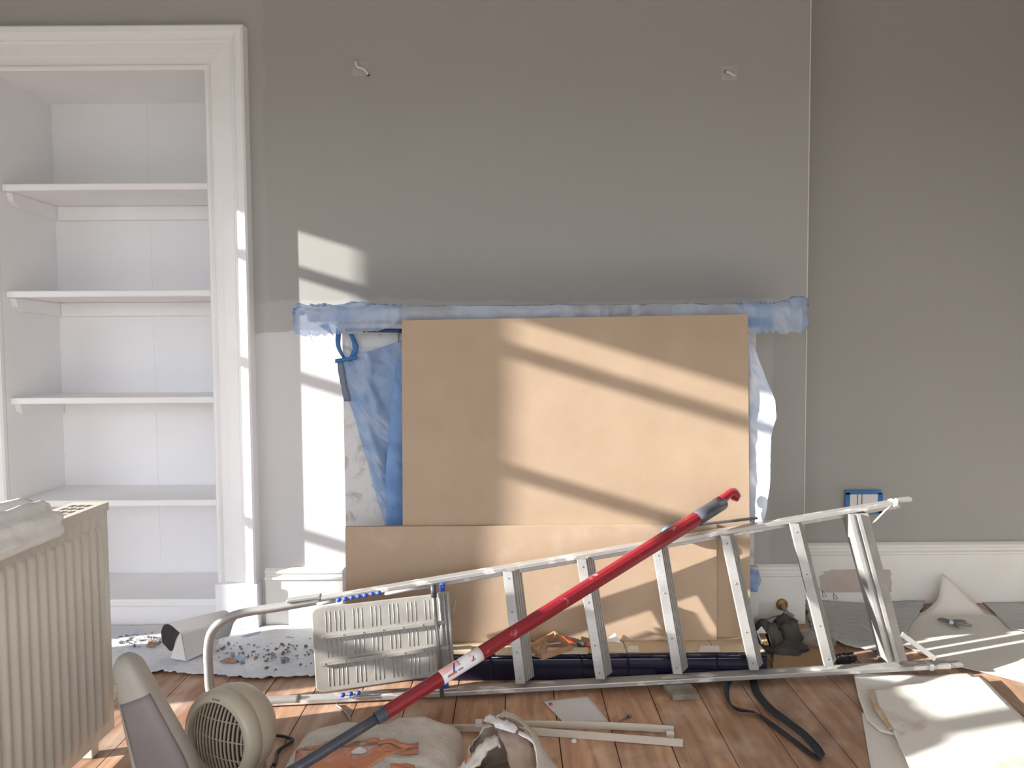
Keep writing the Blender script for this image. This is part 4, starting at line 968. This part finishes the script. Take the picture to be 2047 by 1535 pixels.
# folded-over ragged flap at the peak
def bag_strip(name, pts_l, pts_r, m, amp=0.006, n=16, nu=8, solid=0.0012, tear=0.0):
    l, r = smooth_path(pts_l, n), smooth_path(pts_r, n); rows = []
    for j in range(n):
        row = []
        for i in range(nu):
            u = i/(nu-1); p = l[j].lerp(r[j], u); p = p+Vector((amp*nz((u*4, j*.5, 1)), amp*nz((u*4+3, j*.5, 2))+0.012*math.sin(u*math.pi)*-1, amp*nz((u*5, j*.7, 3))))
            if tear and (i in (0, nu-1)): p.z += tear*nz((j*1.3, i, 2)); p.x += tear*nz((j*1.7, i, 6))
            row.append(p)
        rows.append(row)
    b = B(); b.grid(rows); return b.build(name, m, bg, solid=solid)
Yb = 1.60
bag_strip('outer_fold', [P(995, 1436, Y=1.70), P(1022, 1432, Y=1.66), P(1050, 1452, Y=1.62), P(1066, 1480, Y=1.6), P(1072, 1520, Y=1.58), P(1074, 1560, Y=1.56)],
          [P(1006, 1417, Y=1.74), P(1040, 1436, Y=1.72), P(1068, 1462, Y=1.70), P(1084, 1490, Y=1.68), P(1110, 1528, Y=1.66), P(1128, 1560, Y=1.64)], M['sack'])
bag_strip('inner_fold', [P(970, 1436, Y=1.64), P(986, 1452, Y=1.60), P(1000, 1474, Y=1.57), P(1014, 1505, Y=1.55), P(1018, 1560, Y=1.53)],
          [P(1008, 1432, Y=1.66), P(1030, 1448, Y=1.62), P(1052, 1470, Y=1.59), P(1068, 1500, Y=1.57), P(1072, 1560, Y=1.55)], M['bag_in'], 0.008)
bag_strip('torn_white_rim', [P(966, 1438, Y=1.635), P(985, 1446, Y=1.60), P(1000, 1458, Y=1.59), P(1030, 1463, Y=1.59)],
          [P(972, 1428, Y=1.65), P(995, 1434, Y=1.62), P(1015, 1440, Y=1.61), P(1034, 1454, Y=1.6)], M['card'], 0.005, tear=0.008)
bag_strip('torn_white_rim', [P(1036, 1460, Y=1.59), P(1058, 1470, Y=1.575), P(1070, 1490, Y=1.56), P(1075, 1535, Y=1.54)],
          [P(1036, 1464, Y=1.585), P(1062, 1480, Y=1.57), P(1072, 1505, Y=1.555), P(1072, 1540, Y=1.535)], M['card'], 0.002, nu=4)
bag_strip('torn_flap', [P(996, 1470, Y=1.58), P(965, 1478, Y=1.56), P(942, 1510, Y=1.54), P(905, 1540, Y=1.52)],
          [P(1002, 1490, Y=1.57), P(980, 1500, Y=1.55), P(960, 1525, Y=1.53), P(925, 1555, Y=1.51)], M['sack'], 0.006, tear=0.006)
bag_strip('orange_print', [P(945, 1502, Y=1.532), P(932, 1518, Y=1.527)], [P(940, 1512, Y=1.53), P(930, 1522, Y=1.526)], M['sack_orange'], 0.0, n=4, nu=3)

# ------------------------------------------------------------------ lining paper sheets on the right
def sheet_from(name, bot, right, top, left, m, label, nu=26, nv=26, wob=0.004, seed=0, category='lining paper', rag=0.0, solid=0.0008):
    rows = coons(bot, right, top, left, nu, nv)
    for j, r_ in enumerate(rows):
        for i, p in enumerate(r_):
            p.z += wob*(0.5+0.9*nz((p.x*6+seed, p.y*6, seed)))
            if rag and (i == 0 or j == 0 or j == nv-1 or i == nu-1): p.x += rag*nz((p.x*60, p.y*60, seed)); p.y += rag*nz((p.y*60, p.x*60, seed+5))
            p.z = max(p.z, 0.0008)
            if p.x < oxr+0.17: p.y = min(p.y, WY-0.052 if p.x > oxr-0.01 else WY+0.010)
            elif p.x < BX: p.y = min(p.y, WY-0.024 if p.x < jl0-0.02 or p.x > jr1+0.02 else JY-0.022)
            else: p.y = min(p.y, AY-0.024)
    b = B(); b.grid(rows); return b.build(name, m, label=label, category=category, solid=solid)
fz = lambda x, y, z=0.004: P(x, y, Z=z)
tip = P(1884, 1147, Y=2.86)
sheet_from('lining_paper', [fz(1722, 1252, .012), fz(1800, 1290), fz(1900, 1330), fz(2047, 1366), fz(2200, 1400)],
           [fz(2200, 1400), fz(2180, 1330), fz(2160, 1275)],
           [tip, P(1940, 1196, Y=2.83), P(1995, 1250, Y=2.76), fz(2080, 1272, .02), fz(2160, 1275)],
           [fz(1722, 1252, .012), P(1790, 1243, Y=2.74), P(1850, 1222, Y=2.80), P(1876, 1198, Y=2.84), tip],
           M['paper'], 'large lining paper sheet with one corner curling up the skirting', wob=0.003, seed=1)
sheet_from('lining_paper', [fz(1745, 1560, .002), fz(1850, 1600, .002), fz(2200, 1600, .002)], [fz(2200, 1600, .002), fz(2200, 1500, .002)],
           [fz(1722, 1424, .003), fz(1800, 1440, .003), fz(2200, 1500, .003)], [fz(1745, 1560, .002), fz(1733, 1490, .002), fz(1722, 1424, .003)],
           M['paper'], 'bottom lining paper sheet peeping out under the stained ones', wob=0.002, seed=4)
sheet_from('lining_paper', [fz(1732, 1440, .011), fz(1760, 1465, .011), fz(2180, 1560, .011)], [fz(2180, 1560, .011), fz(2080, 1465, .011), fz(1985, 1385, .012), fz(1940, 1346, .012)],
           [fz(1704, 1326, .03), fz(1735, 1345, .012), fz(1850, 1350, .012), fz(1940, 1346, .012)], [fz(1732, 1440, .011), fz(1716, 1395, .011), fz(1708, 1355, .010), fz(1704, 1326, .03)],
           M['paper'], 'creased lining paper sheet with a turned-up corner under the ladder foot', wob=0.004, seed=2)
sheet_from('lining_paper', [fz(1815, 1530, .020), fz(1860, 1590, .020), fz(2160, 1600, .020)], [fz(2160, 1600, .020), fz(2060, 1450, .020), fz(1962, 1352, .022)],
           [fz(1742, 1378, .020), fz(1850, 1366, .020), fz(1962, 1352, .022)], [fz(1815, 1530, .020), fz(1785, 1462, .020), fz(1752, 1412, .020), fz(1742, 1378, .020)],
           M['paper_stain'], 'brown-stained lining paper sheet lying on top in the sun', wob=0.003, seed=3, rag=0.004)
ribbon('torn_edge', [fz(1742, 1378, .0245), fz(1752, 1412, .0245), fz(1782, 1458, .0245)], [(0.008, 0, 0)], M['paper_torn'], 'torn tan edge strip along the stained lining paper', 'paper strip', rag=0.4, n=24, solid=0.0005)
sheet_from('lining_paper', [(2.2, 1.2, 0.004), (2.68, 1.2, 0.004)], [(2.68, 1.2, 0.004), (2.68, 2.6, 0.004)], [(2.2, 2.6, 0.004), (2.68, 2.6, 0.004)], [(2.2, 1.2, 0.004), (2.2, 2.6, 0.004)],
           M['paper'], 'added unseen lining paper length bouncing light onto the alcove skirting', wob=0.003, seed=21)  # paper length added out of view to bounce light onto the low alcove
# pliers-like tool on the paper
tl_ = thing('pliers', P(1908, 1248, Z=0.012), 'small grey pliers lying open on the lining paper', 'pliers')
for pts in (((1874, 1238), (1890, 1241), (1908, 1248), (1919, 1255)), ((1880, 1236), (1900, 1242), (1925, 1247), (1943, 1251)), ((1900, 1242), (1918, 1241), (1932, 1243))):
    B().tube(smooth_path([P(x, y, Z=.014) for x, y in pts], 10), [0.004]+[0.0062]*8+[0.004], 8).build('plier_arm', M['grey_metal'], tl_)
B().tube([P(1902, 1244, Z=.02), P(1902, 1244, Z=.028)], 0.008, 12).build('pivot', M['steel'], tl_)

# ------------------------------------------------------------------ hearth-top clutter
hz = lambda x, y, z=HZ: P(x, y, Z=z)
# small open wooden frame, leaning on the hearth edge
wf = thing('wooden_frame', hz(1105, 1300), 'small square pine offcut frame leaning on the hearth edge', 'frame')
fA, fB, fC, fD = P(1084, 1329, Y=2.262), P(1140, 1296, Y=2.30), P(1107, 1268, Y=2.37), P(1052, 1302, Y=2.33)
fA.z = max(fA.z, HZ+.003)
fA, fB, fC, fD = hz(1084, 1318, HZ+.004), hz(1141, 1300, HZ+.02), hz(1108, 1272, HZ+.03), hz(1062, 1298, HZ+.014)
for a, c in ((fA, fB), (fB, fC), (fC, fD), (fD, fA)):
    d_ = (c-a).normalized(); s_ = Vector((0, 0, 1)).cross(d_).normalized()*0.010
    B().bar(a-s_/2-d_*0.004, c-s_/2+d_*0.004, s_, (0, 0, 0.017)).build('rail', M['wood_frame'], wf, bevel=0.001)
sl = B(); q = [hz(1094, 1308), hz(1176, 1308), hz(1176, 1302), hz(1094, 1302)]
sl.prism(q, (0, 0, 0.014)); sl.build('wood_strip', M['pale_wood'], label='pale wood strip lying along the hearth behind the frame', category='wood strip', bevel=0.001)
pw = B(); q = [hz(990, 1310, HZ+.0005), hz(1070, 1311, HZ+.0005), hz(1086, 1290, HZ+.0005), hz(1000, 1287, HZ+.0005)]
pw.prism(q, (0, 0, 0.009)); pwo = pw.build('plywood_offcut', M['pale_wood'], label='pale plywood offcut with drilled holes on the hearth', category='plywood', bevel=0.001)
for px, py in ((1007, 1300), (1017, 1291), (1018, 1298), (1070, 1300)):
    p = hz(px, py, HZ+0.0092); B().disc_lathe(p, (0, 0, 1), [(0.003, 0), (0.003, 0.0004), (0, 0.0005)], 8).build('drilled_hole', M['rad_dark'], pwo)
pk = B(); q = [hz(906, 1304), hz(942, 1304), hz(942, 1293), hz(906, 1292)]; pk.prism(q, (0, 0, 0.006))
pk.build('wood_offcut', M['pale_wood'], label='short pale wood offcut on the hearth beside the ladder platform', category='offcut', bevel=0.001)
# filling knife with red handle, scraper
kn = thing('putty_knife', hz(1130, 1290), 'grey putty knife with red tip behind the pine frame', 'putty knife')
B().prism([hz(1092, 1296, HZ+.001), hz(1165, 1299, HZ+.001), hz(1169, 1290, HZ+.001), hz(1102, 1286, HZ+.001)], (0, 0, 0.005)).build('blade', M['grey_metal'], kn)
B().tube([hz(1156, 1284, HZ+.014), hz(1170, 1288, HZ+.014)], 0.010, 12).build('ferrule', M['steel'], kn)
B().tube([hz(1170, 1288, HZ+.012), hz(1182, 1291, HZ+.012)], 0.007, 12).build('red_handle', M['orange_red'], kn)
B().tube(smooth_path([P(x, y, Y=BYF-0.010) for x, y in ((1096, 1277), (1112, 1272), (1130, 1275), (1140, 1282), (1150, 1280))], 16), 0.0055, 8).build('plastic_tie', M['orange_red'], label='twisted orange-red plastic strip lying behind the pine frame', category='plastic strip')
wc = B(); a = hz(1214, 1280); wc.prism([P(1211, 1280, Y=BYF-0.012), P(1241, 1285, Y=BYF-0.02), P(1229, 1265, Y=BYF-0.008)], (0, 0.0008, 0)); wc.build('paper_scrap', M['card'], label='white folded paper scrap propped against the low board', category='paper')
cd_ = B(); cd_.prism([hz(1213, 1302), hz(1248, 1301), hz(1244, 1283), hz(1212, 1286)], (0, 0, 0.002)); cd_.build('card_piece', M['pale_wood'], label='flat cream card piece lying on the hearth beneath the scrap', category='card')
for i, (x0_, x1_, lab) in enumerate(((1254, 1278, 'small clear tape patch on the hearth top behind the third tread'), (1398, 1440, 'wide pale tape patch on the hearth top behind the fourth tread'))):
    t_ = B(); t_.prism([hz(x0_, 1303), hz(x1_, 1303), hz(x1_-3, 1291), hz(x0_+2, 1291)], (0, 0, 0.0008)); t_.build('tape_patch', M['filler'], label=lab, category='tape')

# ------------------------------------------------------------------ right of the hearth: rag, film, grit
def blob(name, c, r, m, label, category, seed, amp=0.35, fr=2.2, parent=None, squash=1.0):
    b = B(); rows = []
    for j in range(17):
        th = math.pi*j/16; row = []
        for i in range(28):
            ph = 2*math.pi*i/28; d_ = Vector((math.sin(th)*math.cos(ph), math.sin(th)*math.sin(ph), math.cos(th)))
            k = 1+amp*nz(d_*fr+Vector((seed, 0, 0)))+amp*0.5*(1-abs(nz(d_*fr*2+Vector((0, seed, 0)))*2))
            p = Vector(c)+Vector((d_.x*r[0]*k, d_.y*r[1]*k, d_.z*r[2]*k)); p.z = max(p.z, 0.001); row.append(p)
        rows.append(row)
    b.grid(rows, True)
    kw = dict(label=label, category=category) if label else {}
    return b.build(name, m, parent, **kw)
rg = thing('fleece_bundle', P(1545, 1290, Z=0), 'dark grey fleece bundle crumpled beside the hearth', 'cloth')
blob('fleece_fold', P(1572, 1265, Y=2.53), (0.046, 0.05, 0.05), M['rag'], None, None, 2, parent=rg)
blob('fleece_fold', P(1532, 1268, Y=2.48), (0.046, 0.045, 0.044), M['rag'], None, None, 9, parent=rg)
blob('fleece_fold', P(1566, 1292, Y=2.47), (0.075, 0.06, 0.022), M['rag'], None, None, 5, parent=rg)
B().tube(smooth_path([P(1542, 1285, Y=2.50), P(1555, 1258, Y=2.53), P(1562, 1240, Y=2.57)], 10), 0.005, 8).build('fleece_seam', M['pipe'], rg)
lb = B(); lb.prism([P(1512, 1262, Y=2.425), P(1522, 1288, Y=2.405), P(1539, 1275, Y=2.405), P(1522, 1252, Y=2.425)], (0.001, 0.001, 0))
lb.build('care_label', M['card'], rg)
kr = B(); rows = []
for j in range(10):
    a = -1.2+j*0.42; rows.append([P(1524, 1292, Y=2.40)+Vector((0.018*math.cos(a), -0.005, 0.02*math.sin(a)-0.004)), P(1534, 1308, Y=2.30)+Vector((0.014*math.cos(a), 0, 0.016*math.sin(a)))])
for r_ in rows:
    for p in r_: p.z = max(p.z, HZ+0.003)
kr.grid(rows); kr.build('kraft_curl', M['kraft'], label='rolled brown kraft paper curl on the hearth corner', category='paper', solid=0.0012)
sheet_from('kraft_sheet', [fz(1542, 1338), fz(1650, 1330)], [fz(1650, 1330), fz(1668, 1300)], [fz(1545, 1303), fz(1600, 1290), fz(1668, 1300)], [fz(1542, 1338), fz(1545, 1303)],
           M['kraft'], 'dusty brown kraft paper on the boards beside the hearth', wob=0.002, seed=8, category='paper', rag=0.004)
rows = coons([fz(1600, 1272, .01), fz(1608, 1290, .01), fz(1660, 1312, .004)], [fz(1660, 1312, .004), fz(1680, 1270, .02)], [P(1598, 1262, Z=.03), P(1625, 1254, Z=.035), fz(1680, 1270, .02)], [fz(1600, 1272, .01), P(1598, 1262, Z=.03)], 16, 16)
for r_ in rows:
    for p in r_: p.z = max(0.008, p.z+0.025*nz(p*22)+0.012)
b = B(); b.grid(rows, smooth=False); b.build('clear_film', M['film_clear'], label='crumpled clear plastic film beside the dark fleece', category='plastic film', solid=0.0004)
gr = thing('rubble_heap', P(1688, 1325, Z=0), 'small heap of black rubble pieces on the boards', 'rubble')
for k in range(26):
    c = P(1688+rnd.uniform(-16, 16), 1322+rnd.uniform(-12, 10), Z=0.006+rnd.uniform(0, 0.016)); r0_ = rnd.uniform(0.006, 0.013)
    b = B(); b.hexa([c+Vector((sx*r0_*rnd.uniform(.5, 1.2), sy*r0_*rnd.uniform(.5, 1.2), sz*r0_*rnd.uniform(.4, .8))) for sz in (-1, 1) for sx, sy in ((-1, -1), (1, -1), (1, 1), (-1, 1))]); b.build('rubble_piece', M['black'], gr)
q = B(); q.prism([fz(1757, 1325, .001), fz(1778, 1325, .001), fz(1765, 1294, .001), fz(1748, 1294, .001)], (0, 0, 0.004)); q.build('slate_strip', M['slate'], label='flat grey-green strip on the boards behind the ladder foot', category='strip', bevel=0.001)
# plastic sheets
sheet_from('dust_sheet', [fz(1625, 1262), fz(1690, 1292, .006), fz(1745, 1302, .006), fz(1790, 1300)], [fz(1790, 1300), fz(1850, 1206)], [fz(1606, 1206), fz(1720, 1206), fz(1850, 1206)], [fz(1625, 1262), fz(1606, 1206)],
           M['sheet_blue'], 'crumpled grey and blue plastic dust sheet along the alcove skirting', nu=40, nv=24, wob=0.014, seed=11, category='dust sheet', rag=0.012)
sheet_from('dust_sheet', [fz(2020, 1258), fz(2100, 1268), fz(2160, 1268)], [fz(2160, 1268), fz(2160, 1204)], [fz(1965, 1204), fz(2160, 1204)], [fz(2020, 1258), fz(1965, 1204)],
           M['sheet_blue'], 'pale blue plastic sheet behind the curled lining paper', nu=30, nv=14, wob=0.003, seed=14, category='dust sheet', rag=0.008)
sheet_from('dust_sheet', [fz(130, 1372), fz(260, 1352), fz(330, 1344), (fz(420, 1352)), fz(520, 1358), fz(640, 1352), fz(680, 1348)], [fz(680, 1348), fz(680, 1240)], [fz(60, 1240), fz(430, 1240), fz(525, 1240), fz(680, 1240)], [fz(130, 1372), fz(60, 1256)],
           M['sheet'], 'dusty grey plastic dust sheet spread before the bookcase', nu=120, nv=44, wob=0.012, seed=17, category='dust sheet', rag=0.02)
M['cotton'] = mat('white_bounce_sheet', (0.80, 0.79, 0.76), 0.9, col2=(0.74, 0.73, 0.70), scale=3, bump=0.3, bscale=9)  # for a white sheet added out of view to bounce light up
rows = [[Vector((lerp(-2.85, 2.65, i/50), lerp(-1.6, 0.80, j/30)+0.03*nz((i*0.3, j*3, 2)), 0.004+0.01*abs(nz((i*0.35, j*0.4, 6))))) for i in range(51)] for j in range(31)]
b = B(); b.grid(rows); b.build('dust_sheet', M['cotton'], label='added unseen white cotton sheet on the floor bouncing light upwards', category='dust sheet', solid=0.002)
cr = B()
for k in range(260):
    if k < 170: px, py = rnd.gauss(515, 62), rnd.gauss(1302, 15)
    else: px, py = rnd.uniform(232, 320), rnd.gauss(1278, 6)
    if not (225 < px < 640 and 1258 < py < 1345): continue
    c = P(px, py, Z=0.011+rnd.uniform(0, .004)); r0_ = abs(rnd.gauss(0.0016, 0.0016))+0.0009
    cr.hexa([c+Vector((sx*r0_*rnd.uniform(.4, 1.4), sy*r0_*rnd.uniform(.4, 1.4), sz*r0_*rnd.uniform(.3, .9))) for sz in (-1, 1) for sx, sy in ((-1, -1), (1, -1), (1, 1), (-1, 1))])
cr.build('plaster_crumbs', M['debris'], label='scattered plaster crumbs on the grey dust sheet', category='crumbs', kind='stuff')
for cor, lab in ((((483, 1272), (500, 1266), (522, 1262), (520, 1268)), 'blue tape shred in front of the architrave plinth block'),
                 (((556, 1271), (575, 1272), (588, 1275), (572, 1275)), 'blue tape shred beside the sunlit skirting'),
                 (((468, 1312), (480, 1324), (490, 1318), (478, 1309)), 'pale blue plastic shred among the plaster crumbs')):
    q = [P(x, y, Z=.016) for x, y in cor]; b = B(); b.prism(q, (0, 0, 0.0012)); b.build('plastic_shred', M['shred'], label=lab, category='shred')
for cor, lab in ((((438, 1322), (452, 1316), (478, 1318), (470, 1326)), 'bare wood scrap showing among the plaster crumbs'), (((292, 1292), (300, 1281), (312, 1280), (312, 1293)), 'small terracotta scrap beside the white duct')):
    q = [P(x, y, Z=.014) for x, y in cor]; b = B(); b.prism(q, (0, 0, 0.0015)); b.build('wood_chip', M['wood_frame'], label=lab, category='chip')

# white moulded duct offcut with dark mouth
du = thing('plastic_duct', P(365, 1315, Z=0), 'white moulded plastic duct offcut with dark open mouth', 'duct')
Yd = 2.40
mouth = [P(x, y, Y=Yd) for x, y in ((313, 1268), (318, 1256), (328, 1252), (340, 1255), (352, 1262), (358, 1266), (352, 1276), (345, 1298), (338, 1304), (326, 1296), (316, 1288))]
mouth = smooth_path(mouth+[mouth[0]], 45)[:-1]
mouth = [p+Vector((0, 0.03*(0.5+0.5*math.cos(k*2*math.pi/44)), 0)) for k, p in enumerate(mouth)]
b = B(); cen = sum(mouth, Vector())/len(mouth); inner = [p.lerp(cen, .1)+Vector((0.01, 0.05, 0)) for p in mouth]
ext = Vector((0.16, 0.10, 0.01))
back = [p+ext for p in mouth]
b.grid([mouth, [p.lerp(q_, .5) for p, q_ in zip(mouth, back)], back], True); b.cap(back); b.build('duct_body', M['duct'], du)
b = B(); b.cap([p.lerp(cen, .04)+Vector((0.002, -0.003, 0)) for p in mouth]); b.build('dark_mouth', M['duct_in'], du, solid=0.001)  # dark cap across the mouth stands in for the shade inside
b = B(); q = [P(358, 1266, Y=Yd-0.02), P(340, 1316, Y=Yd-0.03), P(372, 1322, Y=Yd-0.03), P(362, 1268, Y=Yd-0.02)]; b.prism(q, (0.004, 0.03, 0)); b.build('flange_lip', M['duct'], du, bevel=0.002)
b = B(); q = [P(364, 1268, Y=Yd-0.018), P(373, 1322, Y=Yd-0.03), P(425, 1298, Y=Yd+0.05), P(425, 1248, Y=Yd+0.08)]; b.prism(q, (0.002, 0.05, 0)); b.build('side_plate', M['duct'], du, bevel=0.002)
